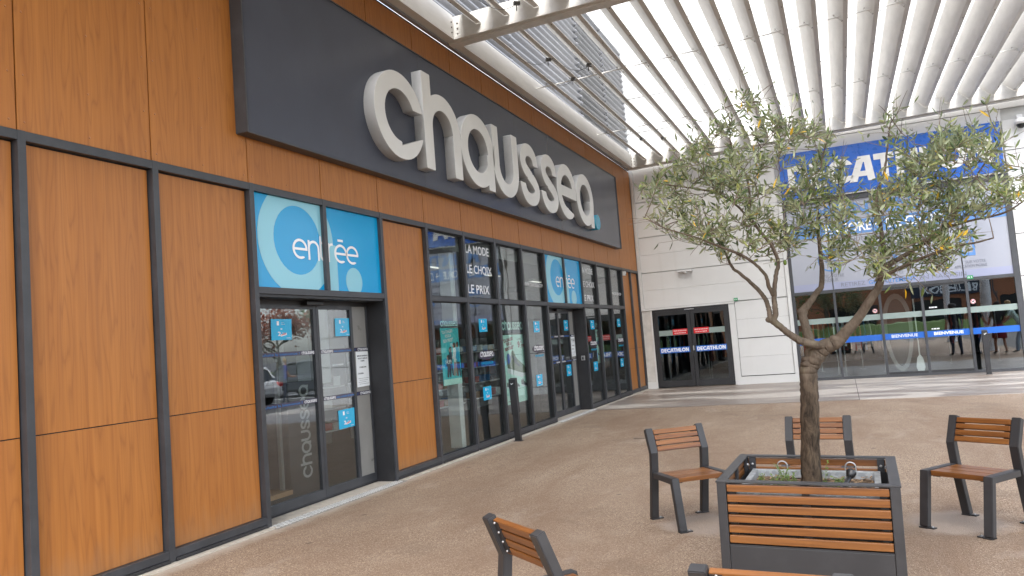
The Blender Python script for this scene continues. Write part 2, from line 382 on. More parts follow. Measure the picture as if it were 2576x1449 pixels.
def ground_mat():
    t = NT('resin_aggregate'); P = t.pos()
    big = t.noise(P, .42, 5, .6); mid = t.noise(P, 2.1, 5, .6); dirt = t.noise(t.pos((1, .38, 1)), 1.1, 6, .65, .4)
    vor = t.n('ShaderNodeTexVoronoi', feature='F1', Scale=150.0); t.l(P, vor.inputs['Vector'])
    sx = t.n('ShaderNodeSeparateColor'); t.l(vor.outputs['Color'], sx.inputs[0])
    grain = t.ramp(sx.outputs[0], [(0.0, (.11, .076, .052)), (.28, (.208, .148, .102)), (.6, (.280, .203, .141)), (.86, (.38, .290, .208)), (1.0, (.56, .47, .36))])
    c = t.mix(t.math('MULTIPLY', t.ramp(big, [(.35, 0.0), (.65, 1.0)]), .55), grain, (.285, .209, .149))
    c = t.mix(t.math('MULTIPLY', t.ramp(dirt, [(.42, 0.0), (.72, 1.0)]), .62), c, (.185, .120, .078))
    c = t.mix(t.math('MULTIPLY', t.ramp(mid, [(.55, 0.0), (.8, 1.0)]), .40), c, (.41, .335, .255))
    rd = t.noise(t.pos((1.3, .30, 1)), .75, 6, .62, .8); c = t.mix(t.math('MULTIPLY', t.ramp(rd, [(.48, 0.0), (.66, 1.0)]), .55), c, (.18, .112, .070))
    gr = t.noise(t.pos((.9, .45, 1)), 1.6, 7, .7, .5); c = t.mix(t.math('MULTIPLY', t.ramp(gr, [(.56, 0.0), (.72, 1.0)]), .5), c, (.40, .34, .28))
    # dark worn spots
    v2 = t.n('ShaderNodeTexVoronoi', feature='F1', Scale=1.7, Randomness=1.0); t.l(P, v2.inputs['Vector'])
    c = t.mix(t.math('MULTIPLY', t.ramp(v2.outputs['Distance'], [(.035, 1.0), (.06, 0.0)]), .6), c, (.07, .05, .04))
    v3 = t.n('ShaderNodeTexVoronoi', feature='F1', Scale=3.3, Randomness=1.0); t.l(t.pos((1, 1.3, 1)), v3.inputs['Vector'])
    c = t.mix(t.math('MULTIPLY', t.ramp(v3.outputs['Distance'], [(.02, 1.0), (.04, 0.0)]), .55), c, (.08, .06, .05))
    st = t.noise(P, .9, 3, .5, 1.2); c = t.mix(t.math('MULTIPLY', t.ramp(st, [(.60, 0.0), (.68, 1.0)]), .28), c, (.15, .11, .08))
    # pale bare patches where the benches are bolted down
    g = t.n('ShaderNodeNewGeometry')
    for k, (x, y, r) in enumerate(((3.98, 6.35, .36), (5.72, 6.55, .36), (4.88, 6.75, .34), (3.95, 3.5, .34))):
        dn = t.n('ShaderNodeVectorMath', operation='DISTANCE'); t.l(g.outputs['Position'], dn.inputs[0]); dn.inputs[1].default_value = (x, y, .002)
        dd = t.math('ADD', dn.outputs['Value'], t.math('MULTIPLY', t.math('SUBTRACT', mid, .5), .5))
        c = t.mix(t.math('MULTIPLY', t.ramp(dd, [(r*.8, 1.0), (r*1.12, 0.0)]), .72), c, (.35, .29, .24))
    # pale dusty margin along the facade
    sp = t.n('ShaderNodeSeparateXYZ'); t.l(g.outputs['Position'], sp.inputs[0])
    ed = t.math('ADD', sp.outputs[0], t.math('MULTIPLY', t.math('SUBTRACT', t.noise(P, 4, 5, .7), .5), .22))
    c = t.mix(t.math('MULTIPLY', t.ramp(ed, [(.13, 1.0), (.27, 0.0)]), .75), c, (.42, .37, .31))
    ht = t.math('ADD', t.math('MULTIPLY', vor.outputs['Distance'], 1.0), t.math('MULTIPLY', mid, .3))
    return t.done(t.bsdf(c, .75, spec=.3, bump=ht, bs=.7, bd=.006))
def concrete_mat():
    t = NT('apron_concrete'); P = t.pos(); n = t.noise(P, 9, 8, .7); 
    base = t.mix(t.ramp(n, [(.3, 0.0), (.7, 1.0)]), (.36, .325, .285), (.46, .42, .375))
    wet = t.noise(t.pos((.32, 1.15, 1)), .85, 7, .62, .9); w = t.ramp(wet, [(.44, 0.0), (.49, 1.0)])
    red = t.noise(t.pos((.5, 1.4, 1)), 1.7, 4)
    wc = t.mix(t.ramp(red, [(.45, 0.0), (.7, 1.0)]), (.225, .195, .17), (.19, .14, .108))
    c = t.mix(w, base, wc)
    r = t.math('SUBTRACT', .62, t.math('MULTIPLY', w, .22))
    return t.done(t.bsdf(c, r, spec=.5, bump=n, bs=.12, bd=.004))
def glass_mat(name='shop_glass', ior=.125, tint=(.92, .97, .95), rough=0.0):
    t = NT(name); r0 = ior; g_ = t.n('ShaderNodeNewGeometry'); dt_ = t.n('ShaderNodeVectorMath', operation='DOT_PRODUCT'); t.l(g_.outputs['Incoming'], dt_.inputs[0]); t.l(g_.outputs['Normal'], dt_.inputs[1])
    fr = t.math('ADD', r0, t.math('MULTIPLY', 1-r0, t.math('POWER', t.math('SUBTRACT', 1.0, t.math('ABSOLUTE', dt_.outputs['Value'])), 5.0))); tr = t.n('ShaderNodeBsdfTransparent'); tr.inputs[0].default_value = (*tint, 1)
    gl = t.n('ShaderNodeBsdfGlossy', Roughness=rough); gl.inputs['Color'].default_value = (.92, .95, 1, 1)
    wob = t.noise(t.pos((1.2, 1.2, .8)), 1.3, 2); bn = t.n('ShaderNodeBump', Strength=.035, Distance=.05); t.l(wob, bn.inputs['Height']); t.l(bn.outputs[0], gl.inputs['Normal'])
    mx_ = t.n('ShaderNodeMixShader'); t.l(fr, mx_.inputs[0]); t.l(tr.outputs[0], mx_.inputs[1]); t.l(gl.outputs[0], mx_.inputs[2])
    return t.done(mx_.outputs[0])
def film(name, col, alpha=1.0, rough=.12, spec=.5):
    t = NT(name); b = t.bsdf(col, rough, spec=spec)
    if alpha >= 1: return t.done(b)
    tr = t.n('ShaderNodeBsdfTransparent'); mx_ = t.n('ShaderNodeMixShader'); mx_.inputs[0].default_value = alpha
    t.l(tr.outputs[0], mx_.inputs[1]); t.l(b, mx_.inputs[2]); return t.done(mx_.outputs[0])
def emit(name, col, k):
    t = NT(name); e = t.n('ShaderNodeEmission', Strength=k); e.inputs[0].default_value = (*col, 1); return t.done(e.outputs[0])
def painted_white(name, col=(.60, .59, .56), rust=True):
    t = NT(name); P = t.pos(); n = t.noise(t.pos((3, .5, 3)), 3, 6, .6); st = t.noise(P, 14, 5, .7)
    c = t.mix(t.ramp(n, [(.35, 0.0), (.7, 1.0)]), col, tuple(x*.86 for x in col))
    c = t.mix(t.math('MULTIPLY', t.ramp(st, [(.62, 0.0), (.78, 1.0)]), .35), c, (.34, .27, .18))
    return t.done(t.bsdf(c, .42, spec=.4))
def cladding():
    t = NT('white_cladding'); P = t.pos((.5, .5, 1)); n = t.noise(P, .9, 4); s = t.noise(t.pos((7, 7, .35)), 1.0, 5, .6)
    c = t.mix(t.ramp(n, [(.3, 0.0), (.7, 1.0)]), (.56, .56, .55), (.62, .62, .61))
    c = t.mix(t.math('MULTIPLY', t.ramp(s, [(.55, 0.0), (.8, 1.0)]), .16), c, (.45, .43, .39))
    return t.done(t.bsdf(c, .38, spec=.45))
def bark():
    t = NT('olive_bark'); g = t.n('ShaderNodeNewGeometry'); P = t.pos((1, 1, .28)); n = t.noise(P, 34, 6, .7, .6); b = t.noise(t.pos(), 6, 4)
    sp = t.n('ShaderNodeSeparateXYZ'); t.l(g.outputs['Position'], sp.inputs[0])
    zz = t.ramp(t.math('ADD', t.math('MULTIPLY', sp.outputs[2], .5), t.math('MULTIPLY', t.math('SUBTRACT', b, .5), .3)), [(.48, 0.0), (.66, 1.0)])
    rough_c = t.mix(t.ramp(n, [(.36, 0.0), (.62, 1.0)]), (.013, .009, .006), (.095, .068, .045)); smooth_c = t.mix(t.ramp(n, [(.3, 0.0), (.6, 1.0)]), (.062, .046, .033), (.13, .102, .076))
    c = t.mix(zz, rough_c, smooth_c)
    c = t.mix(t.math('MULTIPLY', t.ramp(b, [(.56, 0.0), (.7, 1.0)]), .30), c, (.20, .19, .12))
    return t.done(t.bsdf(c, .85, spec=.2, bump=n, bs=.9, bd=.012))
def leafm(name, top, under, tl=.25):
    t = NT(name); g = t.n('ShaderNodeNewGeometry'); oi = t.noise(t.pos(), 23, 2)
    a = t.mix(t.ramp(oi, [(.3, 0.0), (.7, 1.0)]), tuple(x*.7 for x in top), tuple(x*1.3 for x in top))
    c = t.mix(g.outputs['Backfacing'], a, under)
    b = t.bsdf(c, .42, spec=.45); tr = t.n('ShaderNodeBsdfTranslucent'); t.l(c, tr.inputs[0])
    x = t.n('ShaderNodeMixShader'); x.inputs[0].default_value = tl; t.l(b, x.inputs[1]); t.l(tr.outputs[0], x.inputs[2]); return t.done(x.outputs[0])
def galv():
    t = NT('galvanised_steel'); v = t.n('ShaderNodeTexVoronoi', Scale=38.0); t.l(t.pos(), v.inputs['Vector']); n = t.noise(t.pos(), 8, 5)
    sx = t.n('ShaderNodeSeparateColor'); t.l(v.outputs['Color'], sx.inputs[0])
    c = t.mix(sx.outputs[0], (.30, .32, .33), (.46, .48, .49)); c = t.mix(t.math('MULTIPLY', t.ramp(n, [(.5, 0.0), (.75, 1.0)]), .5), c, (.20, .19, .17))
    return t.done(t.bsdf(c, .5, metal=.55))
def soil():
    t = NT('potting_soil'); n = t.noise(t.pos(), 60, 6, .7); c = t.mix(t.ramp(n, [(.35, 0.0), (.7, 1.0)]), (.03, .02, .013), (.19, .12, .07)); return t.done(t.bsdf(c, .95, bump=n, bs=1, bd=.02))
def asphalt():
    t = NT('asphalt'); n = t.noise(t.pos(), 60, 4, .7); b = t.noise(t.pos(), .25, 5); c = t.mix(n, (.045, .045, .047), (.085, .083, .08)); c = t.mix(t.math('MULTIPLY', b, .4), c, (.09, .085, .08)); return t.done(t.bsdf(c, .85, bump=n, bs=.4))
def brickish():
    t = NT('terracotta_render'); n = t.noise(t.pos((.2, .2, 3)), 3, 4); c = t.mix(n, (.30, .115, .055), (.40, .16, .08)); return t.done(t.bsdf(c, .8))
def grassm():
    t = NT('grass'); n = t.noise(t.pos(), 9, 6, .7); c = t.mix(n, (.05, .10, .02), (.13, .20, .045)); return t.done(t.bsdf(c, .9, bump=n, bs=.6))
M = dict(
    wood=wood_lam(), slat=wood_slat(), frame=anthracite(), frame2=anthracite('black_paint', (.018, .018, .020), .45), bench=anthracite('bench_paint', (.026, .0255, .027), .48),
    gasket=plain('rubber_gasket', (.008, .008, .009), .6), ground=ground_mat(), concrete=concrete_mat(), glass=glass_mat(), glass2=glass_mat('door_glass', .11, (.92, .96, .95)),
    dglass=glass_mat('dark_glass', .08, (.70, .75, .74)),
    sign=plain('sign_board_grey', (.058, .066, .090), .24, spec=.5, var=.05, scale=2.0), letter=plain('letter_acrylic', (.70, .71, .70), .16, spec=.5, var=.04, scale=2), side=plain('letter_return', (.40, .41, .42), .4),
    teal=plain('letter_blue', (.02, .30, .46), .25), blue=film('blue_film', (.003, .31, .62), 1, .14, .3), pale=film('pale_blue_film', (.24, .54, .65), 1, .14, .3), white=film('white_film', (.78, .80, .82)), sticker=film('sticker_blue', (.025, .40, .66)),
    band=film('violet_grey_film', (.055, .05, .085)), bandtext=film('band_text_blue', (.04, .16, .42)), paper=film('paper', (.74, .77, .78), 1, .7), ink=film('ink', (.04, .04, .045), 1, .7), red=film('red_film', (.60, .02, .025)),
    dkred=film('dark_red_ink', (.28, .01, .02), 1, .5), mint=film('mint_print', (.55, .86, .76), 1, .5), aqua=film('aqua_print', (.03, .52, .56), 1, .5), navy=film('navy_print', (.012, .02, .045), 1, .4), skin=plain('skin', (.42, .22, .14), .5), olive=film('olive_print', (.13, .17, .10), 1, .5), cobalt=film('cobalt_print', (.03, .10, .45), 1, .5),
    oval=film('oval_violet', (.06, .052, .075)), dblue=film('decathlon_blue', (.008, .105, .46), 1, .3), dsign=plain('sign_blue', (.006, .095, .44), .28), dletter=plain('sign_letters', (.66, .66, .64), .35), vinyl=film('white_vinyl', (.30, .315, .37), 1, .13), vblue=film('vinyl_blue', (.085, .22, .50), 1, .2), vgrey=film('vinyl_grey_text', (.16, .17, .21), 1, .3), lilac=film('lilac_film', (.28, .30, .42), 1, .15),
    frost=film('frosted_band', (.36, .45, .42), .55, .4), clad=cladding(), canopy=painted_white('canopy_paint'), corr=plain('corrugated_metal', (.235, .24, .255), .45, metal=.2), steel=plain('stainless', (.42, .42, .42), .42, metal=.8), bolt=plain('dark_bolt', (.09, .075, .06), .5, metal=.4),
    cable=plain('cable', (.10, .10, .10), .5), green=film('green_sign', (.01, .26, .08), 1, .35), alu=plain('aluminium_tread', (.66, .66, .64), .40, metal=.4, var=.15, scale=30), grime=plain('mortar', (.27, .25, .22), .8),
    bark=bark(), leaf1=leafm('olive_leaf_dark', (.050, .080, .022), (.24, .285, .175)), leaf2=leafm('olive_leaf_mid', (.120, .162, .043), (.33, .37, .225)), leaf3=leafm('olive_leaf_light', (.27, .30, .095), (.46, .49, .30)), yellow=leafm('olive_leaf_yellow', (.66, .40, .015), (.70, .47, .05)),
    weed=leafm('weed_leaf', (.14, .22, .04), (.16, .24, .07)), galv=galv(), soil=soil(), black=plain('black_plastic', (.012, .012, .013), .35), asphalt=asphalt(), terra=brickish(), grass=grassm(),
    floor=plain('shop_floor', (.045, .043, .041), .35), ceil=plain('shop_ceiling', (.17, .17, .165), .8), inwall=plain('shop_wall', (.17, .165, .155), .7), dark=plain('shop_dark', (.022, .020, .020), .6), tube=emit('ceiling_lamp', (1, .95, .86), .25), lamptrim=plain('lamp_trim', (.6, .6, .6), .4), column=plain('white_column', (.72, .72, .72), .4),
    fleaf=leafm('autumn_leaf', (.22, .055, .02), (.24, .07, .03)), gleaf=leafm('tree_leaf', (.06, .10, .025), (.09, .13, .05)), tyre=plain('tyre', (.015, .015, .015), .8), rim=plain('rim', (.45, .45, .46), .35, metal=.8), cglass=plain('car_glass', (.015, .018, .02), .05), lens=plain('lens', (.7, .7, .7), .15), hair=plain('hair_dark', (.03, .02, .015), .6), blond=plain('hair_blond', (.40, .26, .12), .6), conc2=plain('pale_concrete', (.46, .42, .36), .8, var=.15, scale=12))
# ------------------------------------------------------------------ ground
def sheet(name, mat, x0, x1, y0, y1, z, n=1):
    b = MB(); 
    for i in range(n):
        for j in range(n):
            xa, xb = x0+(x1-x0)*i/n, x0+(x1-x0)*(i+1)/n; ya, yb = y0+(y1-y0)*j/n, y0+(y1-y0)*(j+1)/n
            k = len(b.v); b.v += [(xa,ya,z),(xb,ya,z),(xb,yb,z),(xa,yb,z)]; b.face((k,k+1,k+2,k+3))
    o = b.build(name, mat, fix=False); o['kind'] = 'structure'; return o
sheet('ground', M['asphalt'], -900, 900, -900, 900, -0.006)
sheet('plaza_pavement', M['ground'], -.34, 10.8, -7.0, 15.98, 0.0)
ap = MB()
for xa, xb in ((-.34, 5.27), (5.282, 10.8)):
    ap.box(xa, xb, 15.98+(.0 if xa > 3 else .06), YD+.3, -.05, .004)
o = ap.build('concrete_apron', M['concrete']); o['kind'] = 'structure'
# pale concrete upstand the shop front stands on
o = MB().box(-.2, .085, -4, 5.93, -.05, .012).box(-.2, .085, 8.20, 13.93, -.05, .012).box(-.2, .085, 16.2, 21.39, -.05, .012).box(-.4, -.015, 5.93, 8.20, -.05, .010).box(-.4, -.015, 13.93, 16.2, -.05, .010).build('facade_kerb', M['conc2']); o['kind'] = 'structure'

# ------------------------------------------------------------------ brown shoe store
YK = lambda k: 4.73+1.1445*k
Y_END = 21.38
store = thing('shoe_store', 'long shop with wood-look panel facade, dark grey frames and glazed bays', 'shop', (-3, 12, 0))
FR, UP, LO, GL = .012, -.008, -.045, -.055
# structure behind
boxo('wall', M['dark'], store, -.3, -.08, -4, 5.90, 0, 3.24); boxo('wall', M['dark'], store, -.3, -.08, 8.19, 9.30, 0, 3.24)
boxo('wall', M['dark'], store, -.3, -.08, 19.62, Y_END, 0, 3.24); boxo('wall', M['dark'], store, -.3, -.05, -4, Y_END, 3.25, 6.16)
boxo('roof', M['dark'], store, -9, -.3, -4, Y_END, 3.26, 3.6); boxo('wall', M['inwall'], store, -7.2, -7, -4, Y_END, 0, 3.25)
boxo('wall', M['inwall'], store, -7, -.31, 21.2, Y_END, 0, 3.25); boxo('wall', M['inwall'], store, -7, -.31, 4.0, 4.2, 0, 3.25)
boxo('shop_floor', M['floor'], store, -7, -.31, 4.2, 21.2, -.02, .012); boxo('shop_ceiling', M['ceil'], store, -7, -.31, 4.2, 21.2, 3.05, 3.25)
# upper panels
riv = MB()
for k in range(-7, 15):
    y0, y1 = YK(k)+.006, min(YK(k+1)-.006, Y_END)
    if y1-y0 < .1: continue
    boxo('panel', M['wood'], store, -.03, UP, y0, y1, 3.296, 6.10, bevel=.0015)
    for yy in (y0+.05, (y0+y1)/2, y1-.05):
        for zz in ((3.36, 3.70, 4.16, 4.62, 5.08, 5.54, 5.9) if k < 1 else (3.36, 3.68, 5.72, 5.98)):
            riv.ball((UP, yy, zz), .0085, n=6, m=3, sq=(.5, 1, 1))
tag(riv.build('rivet_heads', plain('rivet_brown', (.34, .14, .05), .35), store, smooth=True), kind='stuff')
# frames
def module(k, kind):
    y0, y1 = YK(k)+.02, YK(k+1)+.02
    a, b = y0+.03, y1-.03
    if k not in (3, 10): boxo('mullion', M['frame'], store, -.07, FR, y0-.03, a, 0.02 if kind != 'mid' else 2.28, 3.292, bevel=.002)
    boxo('rail', M['frame'], store, -.07, FR-.003, a, b, 3.222, 3.290, bevel=.002)
    if kind == 'wood':
        boxo('panel', M['wood'], store, -.075, LO, a+.012, b-.012, 1.176, 3.210, bevel=.001)
        boxo('panel', M['wood'], store, -.075, LO, a+.012, b-.012, .112, 1.168, bevel=.001)
        boxo('gasket', M['gasket'], store, -.079, LO-.012, a+.0005, b-.0005, .095, 3.2225)
    if kind == 'glass':
        boxo('rail', M['frame'], store, -.07, FR-.003, a, b, 2.215, 2.285, bevel=.002)
        for z0, z1 in ((2.285, 3.222), (.10, 2.215)):
            g = MB().box(-.068, -.02, a, a+.012, z0, z1).box(-.068, -.02, b-.012, b, z0, z1).box(-.068, -.02, a+.012, b-.012, z0, z0+.012).box(-.068, -.02, a+.012, b-.012, z1-.012, z1)
            g.build('gasket', M['gasket'], store)
            boxo('pane', M['glass'], store, GL-.006, GL, a+.012, b-.012, z0+.012, z1-.012)
    if kind in ('wood', 'glass'):
        boxo('sill', M['frame'], store, -.07, FR-.003, a, b, .045, .108, bevel=.002)
        boxo('sill', M['frame2'], store, -.07, FR+.010, a, b, .016, .042, bevel=.002)
KIND = {}
for k in range(-5, 1): KIND[k] = 'wood'
KIND[3] = 'wood'
for k in (4, 5, 6, 7, 10, 11, 12): KIND[k] = 'glass'
for k, kd in KIND.items(): module(k, kd)
# last two narrow wood bays next to the white building
for (ya, yb) in ((19.629, 20.53), (20.53, Y_END)):
    boxo('mullion', M['frame'], store, -.07, FR, ya-.03, ya+.03, .02, 3.292, bevel=.002)
    boxo('rail', M['frame'], store, -.07, FR-.003, ya+.03, yb-.03, 3.222, 3.290, bevel=.002); boxo('sill', M['frame'], store, -.07, FR-.003, ya+.03, yb-.03, .03, .108, bevel=.002)
    boxo('panel', M['wood'], store, -.075, LO, ya+.036, yb-.036, 1.176, 3.215, bevel=.001); boxo('panel', M['wood'], store, -.075, LO, ya+.036, yb-.036, .112, 1.168, bevel=.001)
boxo('mullion', M['frame'], store, -.07, FR, Y_END-.03, Y_END, .02, 3.292)


STK = {}
def sticker_12(F, w, h, parent, rot=0.0, shear=0.0):
    """pale blue '1 = 2' offer sticker, lower-left at F"""
    T = Matrix.Rotation(rot, 4, 'Z')
    b = MB().prism([(0, 0), (w, 0), (w+shear, h), (shear*.4, h)], lambda q: (q[0], q[1], 0), lambda q: (q[0], q[1], .001)); me = b.mesh('sticker'); me.transform(F @ T); s = link('sticker', me, M['sticker'], parent)
    P = parent
    def tx(body, x, y, ww, hh, mat=M['white'], bold=.02): text('lettering', body, mat, P, F @ T @ Matrix.Translation((x*w, y*h, .0022)), 1, bold, fit=(ww*w, hh*h))
    tx('1', .29, .70, .10, .20, bold=.0); tx('=', .46, .50, .08, .055); tx('2', .32, .20, .14, .20)
    tx('paire', .52, .80, .12, .045, bold=0); tx('achetee', .52, .735, .16, .04, bold=0); tx('paire', .53, .33, .12, .04, bold=0)
    r = MB().prism([(.47, .17), (.76, .24), (.755, .345), (.465, .275)], lambda q: (q[0]*w, q[1]*h, .0014), lambda q: (q[0]*w, q[1]*h, .0020)); me = r.mesh('offer_tag'); me.transform(F @ T); link('offer_tag', me, M['paper'], P)
    text('lettering', 'OFFERTE', M['red'], P, F @ T @ Matrix.Translation((.50*w, .20*h, .0026)), 1, .02, fit=(.23*w, .07*h), rot=.20)
    word('lettering', M['white'], P, F @ T @ Matrix.Translation((.74*w, .07*h, .0022)), .2*w)
def oval(u, v, w, h, F, parent):
    me = shape_me(lambda X, Y: np.hypot(X/w*2, Y/h*2)-1, (-w, w, -h, h), .012); me.transform(F @ Matrix.Translation((u, v, 0))); link('oval_decal', me, M['oval'], parent)
    word('lettering', M['white'], parent, F @ Matrix.Translation((u-.39*w, v-.19*h, .002)), .78*w, hs=1.25)
    text('lettering', 'WWW.CHAUSSEA.COM', M['sticker'], parent, F @ Matrix.Translation((u-.34*w, v-h*.5-.075, .001)), 1, fit=(.68*w, .04))
def lines3(u, parent, w=.90):
    for s_, z, ww in (('LA MODE', 2.985, .86), ('LE CHOIX', 2.675, .93), ('LE PRIX', 2.365, .78)):
        text('lettering', s_, M['white'], parent, FAC(u, z, -.052), 1, .012, fit=(ww, .135))
def www(u, parent): text('lettering', 'WWW.CHAUSSEA.COM', M['white'], parent, FAC(u, 2.565, -.052), 1, .008, fit=(.98, .068))

def entrance(k, offers, full):
    """sliding-door bay over two modules, with the blue 'entree' light above"""
    y0, ym, y1 = YK(k)+.02, YK(k+1)+.02, YK(k+2)+.02
    for yy in (y0,):
        boxo('mullion', M['frame'], store, -.07, FR, yy-.03, yy+.03, .004, 3.292, bevel=.002)
    boxo('mullion', M['frame'], store, -.07, FR, ym-.03, ym+.03, 2.286, 3.292, bevel=.002)
    for a, b in ((y0+.03, ym-.03), (ym+.03, y1-.03)):
        boxo('rail', M['frame'], store, -.07, FR-.003, a, b, 3.222, 3.290, bevel=.002)
        boxo('blue_pane', M['blue'], store, -.06, -.03, a, b, 2.285, 3.222)
    boxo('rail', M['frame'], store, -.30, FR-.003, y0+.03, y1-.03, 2.218, 2.284, bevel=.002)
    boxo('soffit', M['frame2'], store, -.30, -.012, y0+.03, y1-.03, 2.190, 2.216)
    cu = (y0+y1)/2-7.03+.0057*ym
    # ring-and-dot mark
    def mark(X, Y):
        a = mn(mx(s_circ(X, (Y-2.80)*1.04, 6.55+cu, 0, .612), -s_circ(X, (Y-2.80)*1.04, 6.55+cu, 0, .378)), s_box(X, Y, 6.97+cu, 7.225+cu, 2.0, 2.8))
        a = mn(a, s_circ(X, (Y-2.405)*1.0, 7.535+cu, 0, .163))
        return mx(a, s_box(X, Y, y0+.035, y1-.035, 2.287, 3.22))
    me = shape_me(mark, (y0, y1, 2.25, 3.25), .02, eps=.002); me.transform(FAC(0, 0, -.0285)); link('ring_mark', me, M['pale'], store)
    x = 6.456+cu; parts = []
    for ch, u in zip('entrEe', (0, .255, .46, .60, .72, .945)):
        g, w = glyph(ch, .125); me = shape_me(g, (-.1, 1.1, -.1, 1.45), .03); me.transform(FAC(0, 0, -.0265) @ Matrix.Translation((x+u, 2.605, 0)) @ Matrix.Diagonal((.245, .215, 1, 1))); link('letter', me, M['white'], store)
    # black reveal on the far side, with a key switch on the second entrance
    boxo('jamb', M['frame2'], store, -.30, -.005, y1-.045, y1-.001, .004, 2.19); boxo('jamb', M['frame2'], store, -.30, -.07, y0-.02, y0+.03, .004, 2.19)
    boxo('mullion', M['frame'], store, -.071, FR+.001, y1-.029, y1+.031, .004, 3.2925, bevel=.002)
    # leaves
    XD = -.27
    d = link('door', MB().box(XD-.02, XD+.02, y0+.03, y1-.045, 2.14, 2.189).mesh('door'), M['frame2'], store)
    s0, s1, s2, s3 = y0+.03, ym+.05, y0+1.92, y1-.045
    for a, b, nm in ((s0, s1+.03, 'leaf'), (s1+.035, s2, 'leaf')):
        fr = MB().box(XD-.02, XD+.022, b-.05, b, .03, 2.14).box(XD-.02, XD+.022, a, a+.045, .03, 2.14).box(XD-.02, XD+.024, a+.045, b-.05, .03, .125).box(XD-.02, XD+.02, a+.045, b-.05, 2.10, 2.14)
        fr.build('leaf_frame', M['frame'], d); MB().box(XD-.004, XD+.004, a+.045, b-.05, .125, 2.10).build('pane', M['glass2'], d)
    MB().box(XD-.02, XD+.018, s2, s3, .03, .125).box(XD-.02, XD+.018, s3-.03, s3, .125, 2.14).build('leaf_frame', M['frame'], d)
    MB().box(XD-.006, XD+.006, s2, s3-.03, .125, 2.14).build('side_panel', plain('grey_side_panel', (.24, .235, .22), .3), d)
    MB().box(XD-.03, XD+.03, s0, s3, .012, .028).build('track', M['frame2'], d)
    sens = MB().box(XD+.03, XD+.10, ym-.16, ym+.14, 2.135, 2.185); sens.build('motion_sensor', M['black'], d, bevel=.012)
    W = XD+.0135
    for zb in (1.600, 1.075):
        MB().box(W-.001, W, s0+.046, s3, zb, zb+.046).build('vinyl_band', M['band'], d)
        for (u, kind) in ((s1-.245, 'w'), (s1+.10, 'w'), (s3-.245, 'w')): word('lettering', M['white'], d, FAC(u, zb+.008, W+.002), .215, hs=1.05)
        for u, ww in ((s0+.08, s1-s0-.36), (s1+.33, s3-s1-.62)): text('lettering', 'vous souhaite la bienvenue !', M['bandtext'], d, FAC(u, zb+.010, W+.002), 1, .012, fit=(ww, .026))
    for (u, v, w_, h_, r_) in offers: sticker_12(FAC(y0+u, v, XD+.007 if u < 1.93 else W+.003), w_, h_, d, r_, .012)
    n0, n1 = s2+.03, s3-.012
    MB().prism([(n0, 1.172), (n1-.02, 1.178), (n1, 1.594), (n0+.005, 1.598)], lambda q: (W+.0005, q[0], q[1]), lambda q: (W+.0016, q[0], q[1])).build('notice', M['paper'], d)
    for i, (s_, z, f_) in enumerate((('MERCI DE DEPOSER LES', 1.535, .78), ('SACS ET CABAS EN', 1.505, .7), ('CAISSE.', 1.475, .3), ('LA DIRECTION.', 1.40, .5), ('CHAUSSEA.', 1.325, .42))):
        ww = (n1-n0)*f_; u = (n0+n1)/2-ww/2 if i < 4 else n0+.03
        text('lettering', s_, M['ink'], d, FAC(u, z, W+.003), 1, .01, fit=(ww, .017))
    rl = MB()
    for j in range(4): rl.box(n0+.03+.02*(j % 2), n1-.03-.03*(j % 3), 1.272-.022*j, 1.275-.022*j, 0, .0004)
    me = rl.mesh('text_lines'); me.transform(FAC(0, 0, W+.0025)); link('text_lines', me, M['ink'], d)
    # tread plate
    tr = MB().box(-.012, .125, y0-.02, y1+.02, -.02, .009); tr.build('tread_plate', M['grime'], store)
    tb = MB(); n = int((y1-y0)/.055)
    for j in range(n):
        for r_ in range(3):
            yy = y0+.02+j*.055+(.0275 if r_ % 2 else 0); xx = .014+r_*.040
            tb.obox((xx, yy, .0115), (.015, .007, 0), (-.008, .019, 0), (0, 0, .0035))
    tag(tb.build('tread_bars', M['alu'], store), kind='stuff')
    return d
d1 = entrance(1, ((.49, 1.772, .32, .22, 0.0), (1.585, 1.79, .295, .21, 0.0), (1.55, .725, .31, .215, .02)), True)
d2 = entrance(8, ((1.60, 1.735, .29, .22, 0.0), (1.55, .78, .30, .235, 0.0)), False)
ks = MB().box(-.14, -.06, YK(10)-.06, YK(10)-.024, 1.07, 1.17).build('key_switch', M['steel'], store, bevel=.006)
MB().box(-.115, -.085, YK(10)-.064, YK(10)-.059, 1.09, 1.14).build('key_barrel', M['black'], ks)
boxo('mullion', M['frame'], store, -.0705, FR+.0005, YK(13)-.01, YK(13)+.05, .02, 3.2915)

# lettering and stickers on the window panes
Fg = FAC(0, 0, GL+.0022)
for kk in (5, 10): lines3(YK(kk)+.165, store)
for kk in (7, 12): www(YK(kk)+.155, store)
for u, v in ((11.005, 1.405), (13.27, 1.418), (16.67, 1.404), (18.97, 1.416)): oval(u*1.0103, v, .62, .145, Fg, store)
for u, v, sh in ((10.80, 1.768, 0), (10.775, .71, .01), (13.085, 1.72, .02), (13.02, .745, .02), (16.54, 1.73, 0), (16.54, .795, .01), (18.775, 1.76, 0), (18.775, .76, 0)):
    sticker_12(FAC(u*1.0103, v, GL+.0015), .30, .205, store, 0, sh)

